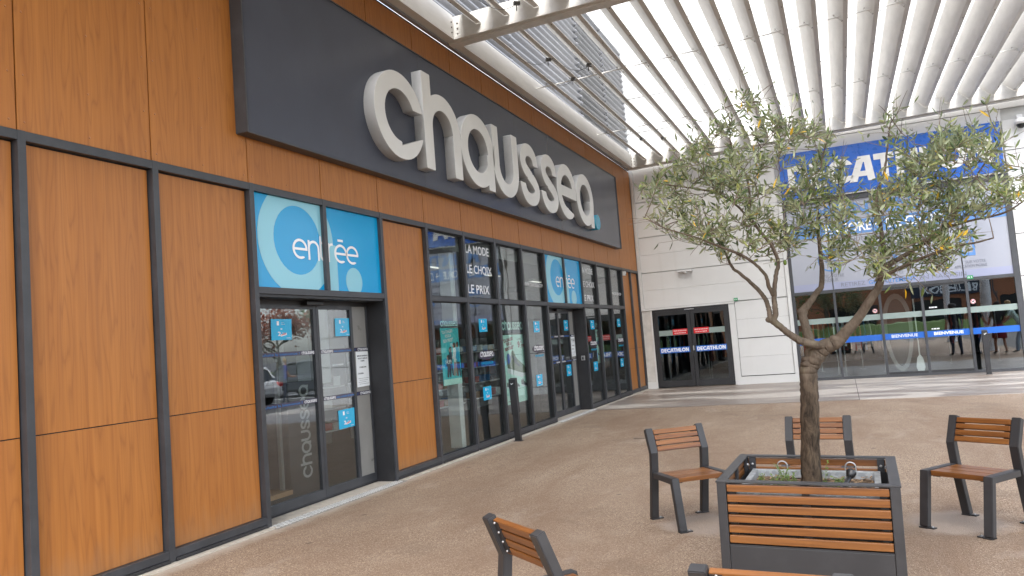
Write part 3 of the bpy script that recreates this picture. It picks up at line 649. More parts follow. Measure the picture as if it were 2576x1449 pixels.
# ---------------- sign over the facade
sg = thing('shop_sign', 'long dark grey sign board with raised rounded white letters and blue dot', 'sign', (.05, 12.5, 3.75))
board = MB().box(UP+.002, .118, 5.755, 19.34, 3.752, 5.600).build('board', M['sign'], sg, bevel=.004)
MB().box(UP+.002, .135, 5.74, 5.757, 3.742, 5.610).box(UP+.002, .135, 19.338, 19.352, 3.742, 5.610).box(UP+.002, .130, 5.757, 19.338, 5.598, 5.612).box(UP+.002, .130, 5.757, 19.338, 3.740, 3.754).build('board_edge', M['frame'], sg)
for ch, y in zip('chaussea', (7.796, 9.008, 10.085, 11.237, 12.345, 13.365, 14.262, 15.475)):
    g, w = glyph(ch); me = shape_me(g, (-.1, 1.1, -.1, 1.35), .0125, eps=.0016, sx=1.19, sy=1.115, ext=.072, bevel=.004)
    me.transform(FAC(y, 3.965, .118+.0745))
    me.materials.append(M['letter']); me.materials.append(M['side'])
    for pl in me.polygons: pl.material_index = 0 if pl.normal.x > .9 else 1
    link('letter', me, M['letter'], sg)
me = shape_me(lambda X, Y: np.hypot(X/.195, Y/.168)-1, (-.3, .3, -.3, .3), .0125, eps=.0012, ext=.070, bevel=.004); me.transform(FAC(16.92, 4.135, .118+.0745)); link('dot', me, M['teal'], sg)
sm = MB()
for yy in (9.2, 12.6, 16.0): sm.box(.1175, .1190, yy, yy+.003, 3.76, 5.59)
sm.build('board_seam', M['gasket'], sg)
# ------------------------------------------------------------------ white sports store
dec = thing('sports_store', 'tall white-clad shop front facing the plaza, with glazed entrance', 'shop', (5, YD, 0))
XE = 10.6
def clad(x0, x1, z0, z1, w=0.0):
    me = MB().box(x0, x1, YD-w, YD+.12, z0, z1).mesh('cladding_panel', .003); link('cladding_panel', me, M['clad'], dec)
def courses(x0, x1, zlo, zhi, zstart):
    z = zstart; i = 0
    zs = []
    while z < zhi: zs.append((z, z+.4925 if i % 2 == 0 else z+.478)); z += .496 if i % 2 == 0 else .500; i += 1
    for a, b in zs:
        a, b = max(a, zlo), min(b, zhi)
        if b-a > .03: clad(x0, x1, a, b)
boxo('wall', plain('cladding_joint', (.42, .42, .41), .7), dec, -.3, XE, YD+.05, YD+.35, 2.2, 12.6); boxo('wall', M['clad'], dec, XE-.02, XE+.02, YD+.001, YD+14, 0, 12.6); boxo('wall', M['clad'], dec, -8, -.3, YD+.05, YD+.35, 0, 12.6)
boxo('wall', M['dark'], dec, 2.37, 3.99, YD+.06, YD+.35, 0, 2.2); boxo('wall', M['dark'], dec, 9.05, XE-.02, YD+.06, YD+.35, 0, 2.2)
boxo('roof', M['clad'], dec, -8, XE, YD+.35, YD+14, 12.2, 12.6)
# front cladding round the openings (door bay, glazed bay)
courses(.10, 3.87, 2.225, 6.20, 1.228); courses(2.54, 3.87, .225, 2.215, .228)
courses(9.07, XE, .225, 5.92, .228); courses(3.88, 9.06, 5.92, 6.2, 5.70)
for x0, x1 in ((-.02, 3.9), (3.906, 7.9), (7.906, XE)): courses(x0, x1, 6.21, 12.6, 6.204)
boxo('plinth', M['clad'], dec, 2.42, 3.97, YD-.03, YD+.06, .0, .205, .004); boxo('plinth', M['clad'], dec, 9.06, XE, YD-.03, YD+.06, .0, .205, .004); boxo('plinth', M['clad'], dec, .015, .285, YD-.025, YD+.06, .0, .19, .004)
boxo('trim', M['clad'], dec, 3.88, 3.975, YD-.025, YD+.1, .21, 4.66, .003); boxo('trim', M['clad'], dec, .012, .095, YD-.03, YD+.1, 2.16, 6.2, .003); boxo('trim', M['clad'], dec, .012, 2.53, YD-.035, YD+.1, 2.165, 2.215, .003)
boxo('trim', M['clad'], dec, .255, .298, YD-.03, YD+.1, .0, 2.16, .003); boxo('trim', plain('grey_post', (.52, .51, .48), .6, var=.1), dec, .015, .25, YD-.005, YD+.1, .19, 2.16); boxo('trim', M['clad'], dec, 2.372, 2.53, YD-.012, YD+.1, .0, 2.16, .003)
# emergency double door
ed = link('emergency_door', MB().box(.30, .345, YD-.02, YD+.05, .02, 2.155).box(2.325, 2.37, YD-.02, YD+.05, .02, 2.155).box(.345, 2.325, YD-.02, YD+.05, 2.10, 2.155).mesh('emergency_door'), M['frame2'], dec)
for a, b in ((.348, 1.328), (1.338, 2.322)):
    MB().box(a, a+.10, YD-.012, YD+.03, .03, 2.097).box(b-.10, b, YD-.012, YD+.03, .03, 2.097).box(a+.1, b-.1, YD-.012, YD+.03, 1.99, 2.097).box(a+.1, b-.1, YD-.012, YD+.03, .03, .20).build('leaf_frame', M['frame2'], ed, bevel=.003)
    MB().box(a+.1, b-.1, YD, YD+.008, .20, 1.99).build('pane', M['dglass'], ed)
    MB().box(a+.1, b-.1, YD-.004, YD-.003, 1.43, 1.575).build('frosted_band', M['frost'], ed)
for a in (.438, 1.418):
    MB().box(a, a+.815, YD-.0145, YD-.0130, .95, 1.105).build('vinyl_band', M['dblue'], ed)
for a in (.83, 1.40): 
    MB().box(a, a+.40, YD-.0165, YD-.0150, 1.445, 1.595).build('vinyl_band', M['red'], ed)
    text('lettering', 'ISSUE DE SECOURS', M['white'], ed, DEC(a+.025, 1.53, .018), 1, .02, fit=(.35, .035)); text('lettering', 'NE PAS ENCOMBRER', M['white'], ed, DEC(a+.04, 1.47, .018), 1, .02, fit=(.32, .03))
def decathlon(F, width, height, name, mat, parent, ext=.0004, single=True):
    x = 0; parts = []; objs = []
    tot = sum(GH.values())-.0+8*.06; s = width/tot
    for ch in 'DECATHLON':
        me = shape_me(caps(ch), (-.15, 1.1, -.1, 1.1), .0125 if not single else .025, eps=.002 if not single else .004, sx=s, sy=height, ext=ext, bevel=0); parts.append((me, F @ Matrix.Translation((x*s, 0, 0)))); x += GH[ch]+.06
    if single: return link(name, join_me(parts), mat, parent)
    for me, Mx in parts: me.transform(Mx); link(name, me, mat, parent)
for a in (.438, 1.418): decathlon(DEC(a+.03, .975, .0155), .755, .105, 'lettering', M['white'], ed)
MB().box(1.345, 1.375, YD-.075, YD-.012, .99, 1.12).build('door_handle', M['steel'], ed, bevel=.008); MB().box(1.20, 1.46, YD-.05, YD-.02, 2.10, 2.125).build('door_closer', M['steel'], ed, bevel=.004)
# glazed bay
gb = dec
for x0, x1, z0, z1 in ((3.98, 4.06, .0, 4.655), (8.935, 9.055, .0, 4.655)): boxo('frame_post', M['frame'], gb, x0, x1, YD-.03, YD+.08, z0, z1, .003)
boxo('transom', M['frame'], gb, 4.06, 8.935, YD-.028, YD+.08, 2.205, 2.285, .003); boxo('frame_head', M['frame'], gb, 4.06, 8.935, YD-.028, YD+.08, 4.52, 4.650, .003)
ML = (4.06, 5.0, 6.035, 6.965, 7.935, 8.935)
for x in ML[1:-1]: boxo('mullion', M['frame'], gb, x-.03, x+.03, YD-.026, YD+.07, .0, 2.205, .002)
for i in range(5):
    x0, x1 = ML[i]+(.03 if i else 0), ML[i+1]-(.03 if i < 4 else 0)
    boxo('sill', M['frame'], gb, x0, x1, YD-.024, YD+.07, .0, .075 if i not in (2, 3) else .06, .002)
    boxo('pane', M['glass2'], gb, x0, x1, YD+.01, YD+.018, .075, 2.205)
    boxo('frosted_band', M['frost'], gb, x0, x1, YD+.007, YD+.0085, 1.435, 1.575); boxo('vinyl_band', M['dblue'], gb, x0, x1, YD+.006, YD+.0085, .92, 1.068)
    if i in (2, 3): boxo('leaf_rail', M['frame2'], gb, x0, x1, YD-.01, YD+.03, .06, .12); boxo('leaf_rail', M['frame2'], gb, x0, x1, YD-.01, YD+.03, 2.15, 2.205)
text('lettering', 'BIENVENUE', M['white'], gb, DEC(6.21, .962, -.004), 1, .012, fit=(.58, .075)); text('lettering', 'BIENVENUE', M['white'], gb, DEC(7.14, .962, -.004), 1, .035, fit=(.63, .075))
for x, z in ((7.10, 1.62), (7.10, 1.10)):
    a = MB().box(x, x+.17, YD+.004, YD+.006, z, z+.03).box(x+.03, x+.045, YD+.002, YD+.004, z+.004, z+.026, 1).box(x+.10, x+.115, YD+.002, YD+.004, z+.004, z+.026, 1); a.build('arrow_decal', [M['white'], M['ink']], gb)
for x, z in ((5.90, 1.66), (8.04, 1.70)):
    me = shape_me(lambda X, Y: s_circ(X, Y, 0, 0, .055), (-.1, .1, -.1, .1), .008); me.transform(DEC(x, z, -.002)); link('round_decal', me, M['white'], gb)
    me = shape_me(lambda X, Y: mn(s_ring(X, Y, 0, 0, .05, .009), mx(s_line(X, Y, [(-.035, .035), (.035, -.035)], .009), s_circ(X, Y, 0, 0, .05))), (-.1, .1, -.1, .1), .005); me.transform(DEC(x, z, 0)); link('round_decal', me, M['red'], gb)
    me = shape_me(lambda X, Y: mn(mn(s_box(X, Y, -.025, .018, -.005, .014), s_box(X, Y, .010, .026, .006, .026)), mn(mn(s_box(X, Y, -.025, -.017, -.024, 0), s_box(X, Y, .008, .016, -.024, 0)), s_line(X, Y, [(-.024, .012), (-.034, .024)], .008))), (-.06, .06, -.06, .06), .003); me.transform(DEC(x, z, .001)); link('round_decal', me, M['ink'], gb)
# printed film over the upper lights
for x0, x1 in ((4.06, 4.985), (5.015, 7.895), (7.925, 8.935)):
    boxo('film_pane', M['vinyl'], gb, x0, x1, YD+.004, YD+.02, 2.285, 4.52); boxo('print', M['lilac'], gb, x0, x1, YD+.001, YD+.0035, 2.286, 2.47); boxo('print', M['vblue'], gb, x0, x1, YD-.001, YD+.0035, 3.645, 4.00)
for x in (5.0, 7.91): boxo('film_joint', M['frame'], gb, x-.006, x+.006, YD-.004, YD+.02, 2.285, 4.52)
def dt(body, x, z, w, h, mat, bold=0.0): text('print', body, mat, gb, DEC(x, z, .003), 1, bold, fit=(w, h))
dt('MAINTENANT', 4.75, 4.10, 3.35, .34, M['vblue'], .03); dt('ENCORE + DE CHOIX', 4.95, 3.70, 2.75, .245, M['white'], .02)
dt('COMMANDEZ FACILEMENT EN MAGASIN', 4.95, 3.46, 2.85, .10, M['vgrey']); dt('RETIREZ', 5.19, 2.335, .56, .10, M['vgrey']); dt('GRATUITEMENT', 5.83, 2.335, 1.06, .10, M['vblue'], .02); dt('EN MAGASIN', 6.97, 2.335, 1.0, .10, M['vgrey'])
dt('AVEC VOTRE', 4.72, 2.60, .56, .075, M['vgrey']); dt('VENDEUR', 4.72, 2.49, .42, .075, M['vgrey']); dt('SUR UNE BORNE', 6.15, 2.63, .62, .07, M['vgrey']); dt('TACTILE', 6.30, 2.53, .33, .07, M['vgrey']); dt('SUR VOTRE', 7.98, 2.62, .42, .07, M['vgrey']); dt('APPLICATION MOBILE', 7.74, 2.52, .68, .07, M['vgrey'])
def icon(f, bnd, mat=None, h=.014): me = shape_me(f, bnd, h); me.transform(DEC(0, 0, .003)); link('print', me, mat or M['vblue'], gb)
icon(lambda X, Y: mn(mn(s_ring(X,Y,5.0,3.05,.30,.035), mx(s_circ(X,Y,5.0,3.05,.30), 3.12-Y)), mn(s_circ(X,Y,4.90,3.02,.03), s_circ(X,Y,5.10,3.02,.03))), (4.6, 5.4, 2.7, 3.4))
icon(lambda X, Y: mx(s_box(X,Y,7.90,8.21,2.80,3.40), -s_box(X,Y,7.95,8.16,2.88,3.35)), (7.8, 8.3, 2.7, 3.5)); icon(lambda X, Y: s_line(X,Y,[(7.98,3.28),(8.06,3.10),(8.14,3.28)], .02), (7.9, 8.2, 3.0, 3.4))
icon(lambda X, Y: mx(s_box(X,Y,6.15,6.75,2.82,3.30), -s_box(X,Y,6.18,6.72,2.85,3.27)), (6.1, 6.8, 2.75, 3.35), M['vgrey']); icon(lambda X, Y: mn(s_line(X,Y,[(6.45,3.12),(6.45,2.98)],.04), s_circ(X,Y,6.47,2.95,.07)), (6.3, 6.7, 2.8, 3.2))
# shop interior
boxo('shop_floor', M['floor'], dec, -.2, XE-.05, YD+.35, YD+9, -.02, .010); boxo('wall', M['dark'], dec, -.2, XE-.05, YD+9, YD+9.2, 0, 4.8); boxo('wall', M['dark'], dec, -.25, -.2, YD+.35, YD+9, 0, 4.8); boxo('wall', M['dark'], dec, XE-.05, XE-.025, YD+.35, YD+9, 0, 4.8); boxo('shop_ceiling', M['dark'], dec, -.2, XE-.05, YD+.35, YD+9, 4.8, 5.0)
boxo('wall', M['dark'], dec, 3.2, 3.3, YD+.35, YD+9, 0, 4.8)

ds = thing('shop_sign', 'wide blue sign board with heavy white capital letters on white facade', 'sign', (6.5, YD, 4.7))
MB().box(4.0, 9.0, YD-.09, YD+.02, 4.70, 5.905).build('board', M['dsign'], ds, bevel=.004)
MB().box(3.985, 9.015, YD-.07, YD+.02, 4.664, 4.698).build('board_edge', M['clad'], ds); MB().box(9.0005, 9.012, YD-.094, YD+.02, 4.70, 5.915).build('board_edge', M['clad'], ds)
decathlon(DEC(4.20, 4.93, .0905+.006), 4.60, .635, 'letter', M['dletter'], ds, ext=.006, single=False)
# small fixtures
e6 = thing('exit_sign', 'small green plate reading IS 6 beside the dark emergency door', 'sign', (2.57, YD, 2.26)); MB().box(2.53, 2.635, YD-.045, YD-.035, 2.225, 2.30).build('plate', M['green'], e6); text('lettering', 'IS 6', M['white'], e6, DEC(2.545, 2.245, .047), 1, .02, fit=(.075, .035))
e5 = thing('exit_sign', 'small green plate reading IS 5 above the glazed sliding doors', 'sign', (8.03, YD, 2.28)); MB().box(7.97, 8.095, YD-.045, YD-.032, 2.24, 2.325).build('plate', M['green'], e5); text('lettering', 'IS 5', M['white'], e5, DEC(7.985, 2.262, .047), 1, .02, fit=(.09, .04))
lp = thing('wall_light', 'small white wall lamp on the cladding above the emergency door', 'lamp', (1.32, YD, 3.12)); MB().box(1.12, 1.52, YD-.12, YD-.001, 3.135, 3.185).build('bracket', M['lamptrim'], lp, bevel=.008); MB().ball((1.33, YD-.07, 3.115), .06, sq=(1, 1, .5)).build('bulb_cover', M['lamptrim'], lp, smooth=True)
sc = thing('security_camera', 'white dome security camera beside the blue sign', 'camera', (9.42, YD, 5.7)); MB().box(9.36, 9.48, YD-.10, YD-.001, 5.84, 5.99).build('mount', M['lamptrim'], sc, bevel=.015); MB().tube([(9.42, YD-.16, 5.88), (9.42, YD-.16, 5.85), (9.42, YD-.16, 5.74)], [.05, .13, .135], 20).build('housing', M['lamptrim'], sc, smooth=True); MB().ball((9.42, YD-.16, 5.735), .10, n=16, m=8).build('dome', M['cglass'], sc, smooth=True)
c2 = thing('security_camera', 'small white box camera at top corner of last shop window', 'camera', (.06, 19.72, 3.10)); MB().box(.0125, .09, 19.66, 19.74, 3.08, 3.19).build('housing', M['lamptrim'], c2, bevel=.01); MB().ball((.085, 19.70, 3.10), .02).build('lens', M['black'], c2)

# ------------------------------------------------------------------ canopy of white blades
ZC = lambda x: 6.135+.022*x
cp = thing('canopy', 'white slatted steel canopy of tilted blades spanning between the two shops', 'canopy', (5, 10.5, 6.1))
XR = 10.45
def beamx(y0, y1):     # beam running along x
    b = MB()
    def seg(ya, yb, za, zb): b.hexa([(.082,ya,ZC(.08)+za),(XR,ya,ZC(XR)+za),(XR,yb,ZC(XR)+za),(.082,yb,ZC(.08)+za),(.082,ya,ZC(.08)+zb),(XR,ya,ZC(XR)+zb),(XR,yb,ZC(XR)+zb),(.082,yb,ZC(.08)+zb)])
    seg(y0, y1, .0, .035); seg(y0+.03, y1-.07, .035, .36); seg(y0+.085, y1-.03, -.028, .0)
    return b.build('beam', M['canopy'], cp)
beamx(10.22, 10.50); beamx(20.98, 21.24); beamx(-.35, -.07)
def beamy(x0, x1, ya, yb):
    b = MB().box(x0, x1, ya, yb, ZC(x0), ZC(x0)+.045).box(x0+.02, x1, ya, yb, ZC(x0)+.045, ZC(x0)+.37); return b.build('beam', M['canopy'], cp)
for ya, yb in ((.0, 10.22), (10.50, 20.98)): beamy(.075, .215, ya, yb); beamy(XR-.14, XR, ya, yb)
boxo('gutter', M['corr'], cp, .012, .07, -.3, 21.2, 6.112, 6.165)
for i in range(21):
    x = .625+.461*i
    zb = ZC(x)+.155
    prof = [(x, zb-.0), (x, zb+.014), (x-.004, zb+.014), (x-.004, zb+.004), (x-.070, zb+.004), (x-.292, zb+.226), (x-.292, zb+.262), (x-.296, zb+.262), (x-.296, zb+.222), (x-.072, zb)]
    for ya, yb in ((.0, 10.245), (10.43, 21.005)):
        xo = .035 if ya < 1 else 0
        MB().prism(prof, lambda q: (q[0]+xo, ya, q[1]), lambda q: (q[0]+xo, yb, q[1])).build('blade', M['canopy'], cp)
br_me = bo_me = None
b = MB()
b.obox((-.03, 0, .045), (.075, 0, -.075), (0, .012, 0), (.003, 0, .003)); b.ball((-.088, 0, .108), .013, 1, 6, 4); b.ball((.028, 0, -.008), .013, 1, 6, 4); br_me = b.mesh('bracket')
rust = MB()
for yy in (3.1, 7.0, 13.66, 17.72):
    MB().tube([(.215, yy, ZC(.2)+.20), (XR-.14, yy, ZC(XR)+.205)], .0105, 8).build('rod', M['canopy'], cp)
    for i in range(21):
        x = .625+.461*i
        link('bracket', br_me, [M['canopy'], M['bolt']], cp).location = Vector((x-.118, yy+.03, ZC(x)+.145))-cp.location
bb = MB()
for y0, sgn in ((10.22, -1), (20.98, -1), (10.50, 1)):
    for dz in (.09, .17, .25):
        bb.ball((.217, y0+sgn*.06, ZC(0)+dz), .014, 0, 6, 4); bb.ball((.27, y0+(.03 if sgn < 0 else -.07)+(-.0), ZC(0)+dz), .014, 0, 6, 4)
for i in range(21):
    for yy in (10.9, 12.3, 15.1, 16.4, 19.0, 20.4, 8.0, 9.4):
        x = .625+.461*i; bb.ball((x-.03, yy+rng.uniform(-.2, .2), ZC(x)+.154), .011, 0, 6, 3)
tag(bb.build('bolt_heads', M['bolt'], cp, smooth=True), kind='stuff')
# slack cables and clamps left under the blades
for (x0, y0, x1, y1) in ((.95, 9.4, 1.40, 9.9), (.60, 11.6, 1.02, 12.2), (.62, 13.0, 1.06, 13.4), (1.06, 12.3, 1.52, 12.9), (.62, 17.9, 1.08, 18.6), (1.08, 18.2, 1.54, 18.9)):
    pts = [Vector((x0+(x1-x0)*t, y0+(y1-y0)*t, ZC(x0)+.13-.16*math.sin(math.pi*t)*(.6+.4*t))) for t in [k/10 for k in range(11)]]
    w_ = MB().tube(pts, .0045, 5).build('cable', M['cable'], cp)
    MB().obox((x1-.02, y1, ZC(x1)+.12), (.035, .03, 0), (-.015, .018, 0), (0, 0, .022)).obox((x1-.04, y1+.03, ZC(x1)+.075), (.006, 0, 0), (0, .006, 0), (0, 0, .045)).build('clamp', M['cable'], w_)
for yy in (-.2, 10.36, 21.1)[:2]:
    MB().tube([(9.95, yy, 0), (9.95, yy, .3), (9.95, yy, ZC(9.95))], .16, 24).build('column', M['column'], cp, smooth=False); MB().tube([(9.95, yy, 0), (9.95, yy, .02)], .26, 16).build('base_plate', M['column'], cp)

# ------------------------------------------------------------------ corrugated screen on the brown shop's roof
cs = thing('roof_screen', 'pale grey horizontally corrugated metal wall above the brown facade', 'wall', (.0, 8, 6.16))
b = MB(); pitch = .158; nz = int(3.45/pitch*10)
ys = [-4 + (Y_END+4)*k/6 for k in range(7)]
for (ya, yb) in zip(ys[:-1], ys[1:]):
    k0 = len(b.v)
    for j in range(nz+1):
        z = 6.17+3.45*j/nz; x = .03+.040*math.sin(2*math.pi*(z-6.17)/pitch)
        b.v += [(x, ya, z), (x, yb, z), (x-.012, yb, z), (x-.012, ya, z)]
    for j in range(nz):
        q = k0+4*j
        for i in range(4): b.face((q+i, q+(i+1) % 4, q+4+(i+1) % 4, q+4+i))
b.build('sheet', M['corr'], cs, smooth=True)
for yy in ys[3:-1]+[19.3]:
    s_ = MB(); n = 210
    pts = [(.036+.040*math.sin(2*math.pi*(6.17+3.4*j/n-6.17)/pitch), yy, 6.17+3.4*j/n) for j in range(n+1)]
    s_.tube(pts, .010, 4); s_.build('seam_strip', plain('seam_grey', (.20, .205, .22), .5), cs)
# ------------------------------------------------------------------ posters hanging inside the windows
def poster_people():
    t = thing('poster', 'turquoise poster of children in school clothes in first window beside wood panel', 'poster', (-.2, 10.2, 1.03)); X_ = -.20
    MB().prism([(9.913, 1.03), (10.49, 1.03), (10.468, 1.84), (9.915, 1.845)], lambda q: (X_-.004, q[0], q[1]), lambda q: (X_, q[0], q[1])).build('sheet', M['aqua'], t)
    MB().box(X_+.0006, X_+.0016, 9.918, 10.487, 1.032, 1.115).build('print', M['mint'], t); MB().box(X_-.003, X_+.001, 9.915, 10.468, 1.852, 1.945).build('header', M['navy'], t)
    word('lettering', M['mint'], t, FAC(9.93, 1.868, X_+.003), .52, hs=1.15)
    for s_, z, u, w in (('"CA CHAUSSE', 1.755, 9.955, .33), ('POUR LA', 1.70, 10.05, .18), ('RENTREE!"', 1.63, 9.985, .30)): text('lettering', s_, M['paper'], t, FAC(u, z, X_+.003), 1, .03, fit=(w, .05), rot=.08)
    text('lettering', '14.99', M['paper'], t, FAC(10.01, 1.33, X_+.006), 1, .03, fit=(.17, .06)); MB().prism([(9.93, 1.29), (10.22, 1.32), (10.22, 1.44), (9.93, 1.40)], lambda q: (X_+.001, q[0], q[1]), lambda q: (X_+.004, q[0], q[1])).build('print', M['sticker'], t)
    for i, (u, z, h, tc, pc) in enumerate(((10.30, 1.17, .48, 'paper', 'skin'), (10.40, 1.16, .50, 'sticker', 'navy'), (10.17, 1.18, .40, 'navy', 'navy'), (10.09, 1.16, .30, 'navy', 'navy'))):
        def fig(X, Y, u=u, z=z, h=h): return mn(mn(s_line(X,Y,[(u-.03,z),(u-.012,z+.45*h)],.045), s_line(X,Y,[(u+.045,z),(u+.015,z+.45*h)],.045)), 0*X+1)
        me = shape_me(fig, (u-.2, u+.2, z-.05, z+h+.2), .012); me.transform(FAC(0, 0, X_+.002+.0006*i)); link('print', me, M[pc], t)
        me = shape_me(lambda X, Y, u=u, z=z, h=h: mn(s_line(X,Y,[(u,z+.45*h),(u+.005,z+.74*h)],.085), s_line(X,Y,[(u-.01,z+.72*h),(u-.06,z+.5*h)],.035)), (u-.2, u+.2, z-.05, z+h+.2), .012); me.transform(FAC(0, 0, X_+.0032+.0006*i)); link('print', me, M[tc], t)
        me = shape_me(lambda X, Y, u=u, z=z, h=h: s_circ(X,Y,u-.01,z+.87*h,.036), (u-.2, u+.2, z, z+h+.1), .008); me.transform(FAC(0, 0, X_+.0044+.0006*i)); link('print', me, M['skin'], t)
        me = shape_me(lambda X, Y, u=u, z=z, h=h: mx(s_circ(X,Y,u+.002,z+.885*h,.04), -s_box(X,Y,u-.09,u-.012,z,z+.89*h)), (u-.2, u+.2, z, z+h+.1), .008); me.transform(FAC(0, 0, X_+.005+.0006*i)); link('print', me, M['hair'], t)
    for k in (0, 1): MB().tube([(X_-.002, 9.93+.52*k, 1.945), (X_-.002, 9.93+.52*k, 3.05)], .0015, 4).build('hanging_thread', M['cable'], t)
def shoe_print(X_, u0, z0, s, t, small=False):
    sole = lambda X, Y: s_poly(X, Y, [(0,.06),(.03,0),(.35,-.10),(.75,-.22),(.98,-.16),(1.0,-.06),(.7,-.02),(.35,.10),(.02,.22)])
    body = lambda X, Y: s_poly(X, Y, spline([(.02,.20),(.0,.55),(.06,.72),(.14,.70),(.2,.60),(.28,.78),(.38,.80),(.50,.55),(.72,.36),(.92,.20),(1.0,.02),(.97,-.07),(.7,-.03),(.35,.09),(.02,.19)], 4))
    strap = lambda X, Y: mn(s_line(X,Y,[(.40,.42),(.63,.24)],.10), s_line(X,Y,[(.28,.60),(.50,.44)],.10))
    inner = lambda X, Y: s_poly(X, Y, spline([(.03,.50),(.06,.70),(.14,.69),(.2,.58),(.17,.40),(.06,.34),(.03,.49)], 4))
    for k, (f, mt) in enumerate(((sole, 'paper'), (body, 'olive' if not small else 'navy'), (strap, 'navy' if not small else 'olive'), (inner, 'cobalt' if not small else 'olive'))):
        me = shape_me(f, (-.2, 1.2, -.4, 1.0), .025, sx=s, sy=s*.56); me.transform(FAC(u0, z0, X_+.002+.0007*k)); link('print', me, M[mt], t)
def poster_shoe(u0, u1, z0, z1, X_, label):
    t = thing('poster', label, 'poster', (X_, (u0+u1)/2, z0)); w, h = u1-u0, z1-z0
    MB().prism([(u0+.02*w, z0), (u1+.02*w, z0+.005), (u1-.01*w, z1), (u0, z1)], lambda q: (X_-.004, q[0], q[1]), lambda q: (X_, q[0], q[1])).build('sheet', M['mint'], t)
    MB().box(X_-.003, X_+.001, u0-.01, u1-.01, z1+.03, z1+.03+.165*h).build('header', M['navy'], t); word('lettering', M['mint'], t, FAC(u0+.02*w, z1+.03+.045*h, X_+.003), .93*w, hs=1.15)
    for s_, dz, u, ww in (('"CA CHAUSSE', .885, .04, .42), ('POUR LA', .835, .17, .22), ('RENTREE!"', .765, .10, .38)): text('lettering', s_, M['dkred'], t, FAC(u0+u*w, z0+dz*h, X_+.002), 1, .035, fit=(ww*w, .052*h), rot=.10)
    text('lettering', '9', M['dkred'], t, FAC(u0+.66*w, z0+.80*h, X_+.002), 1, .05, fit=(.10*w, .10*h)); text('lettering', '.99', M['dkred'], t, FAC(u0+.78*w, z0+.80*h, X_+.002), 1, .01, fit=(.17*w, .055*h)); text('lettering', '€', M['dkred'], t, FAC(u0+.80*w, z0+.865*h, X_+.002), 1, .01, fit=(.06*w, .04*h)); text('lettering', '12.99€', M['olive'], t, FAC(u0+.64*w, z0+.915*h, X_+.002), 1, 0, fit=(.2*w, .03*h))
    shoe_print(X_, u0+.13*w, z0+.445*h, .84*w, t); shoe_print(X_, u0+.06*w, z0+.235*h, .24*w, t, True); shoe_print(X_, u0+.38*w, z0+.235*h, .24*w, t, True); shoe_print(X_, u0+.70*w, z0+.235*h, .26*w, t, True)
    word('lettering', M['olive'], t, FAC(u0+.06*w, z0+.03*h, X_+.002), .22*w)
    for k in (0, 1): MB().tube([(X_-.002, u0+.04+(w-.08)*k, z1+.03+.165*h), (X_-.002, u0+.04+(w-.08)*k, 3.05)], .0015, 4).build('hanging_thread', M['cable'], t)
poster_people()
poster_shoe(12.10, 13.08, .54, 1.70, -.20, 'mint green poster of one large trainer and price, behind the leaning bollard')
poster_shoe(17.55, 18.10, .95, 1.72, -.20, 'small mint trainer poster in the far glazed bay past second entrance')

for o_ in [q for q in COL.objects if q.name.startswith('poster') and q.parent is None]:
    o_.location = (o_.location.x+.11, o_.location.y*.9793, o_.location.z)
# ------------------------------------------------------------------ things inside the shoe shop
def shelf_unit(x, y, n, label, seed):
    r = random.Random(seed); t = thing('shelf_unit', label, 'shelf', (x, y, .012)); L = 1.6
    MB().box(-.02, .02, -L/2, L/2, 0, 1.75).build('back_panel', M['inwall'], t, local=True)
    for k in range(n):
        z = .25+.38*k; MB().box(.021, .36, -L/2, L/2, z, z+.025).build('shelf', M['lamptrim'], t, local=True)
        yy = -L/2+.04
        while yy < L/2-.30:
            h = r.uniform(.10, .17); c = r.choice(('boxred', 'boxblue', 'boxkraft', 'boxwhite', 'boxdark'))
            MB().box(.05, .31, yy, yy+.27, z+.026, z+.026+h).box(.046, .314, yy-.004, yy+.274, z+.026+h*.72, z+.030+h).build('shoe_box', M[c], t, local=True); yy += .29+r.uniform(0, .05)
    return t
M.update(boxred=plain('box_red', (.40, .05, .03), .6), boxblue=plain('box_blue', (.05, .16, .34), .6), boxkraft=plain('box_kraft', (.36, .20, .10), .6), boxwhite=plain('box_white', (.62, .62, .6), .6), boxdark=plain('box_dark', (.05, .05, .06), .6))
for i, (x, y, lb) in enumerate(((-3.4, 6.2, 'shoe shelf with boxes seen through left pane of first entrance'), (-3.4, 8.4, 'shoe shelf with boxes seen through right pane of first entrance'), (-3.6, 11.0, 'shoe shelf with boxes behind second window from the wood panel'), (-3.6, 13.2, 'shoe shelf with boxes behind fourth window from the wood panel'), (-3.4, 15.4, 'shoe shelf with boxes seen through the second entrance'), (-3.6, 18.0, 'shoe shelf with boxes behind far glazed bay'))):
    shelf_unit(x, y, 4, lb, i)
pl_ = thing('display_column', 'dark display column with grey vertical shop name, just inside first entrance', 'display', (-.75, 7.25, .012))
MB().box(-.95, -.60, 6.98, 7.52, .012, 1.30).build('body', M['dark'], pl_, bevel=.01)
word('lettering', plain('grey_print', (.30, .30, .29), .5), pl_, FAC(7.36, .22, -.598) , 1.05, rot=math.pi/2, hs=1.25)
sb = thing('display_stand', 'pale timber display stand with upright post, inside first entrance', 'display', (-.8, 6.6, .012))
MB().box(-1.0, -.6, 6.35, 7.0, .09, .14).build('tray', M['boxkraft'], sb); MB().box(-.72, -.68, 6.93, 6.97, .14, 1.55).build('post', M['inwall'], sb); MB().box(-1.0, -.95, 6.35, 7.0, .012, .09).box(-.65, -.6, 6.35, 7.0, .012, .09).build('feet', M['dark'], sb)
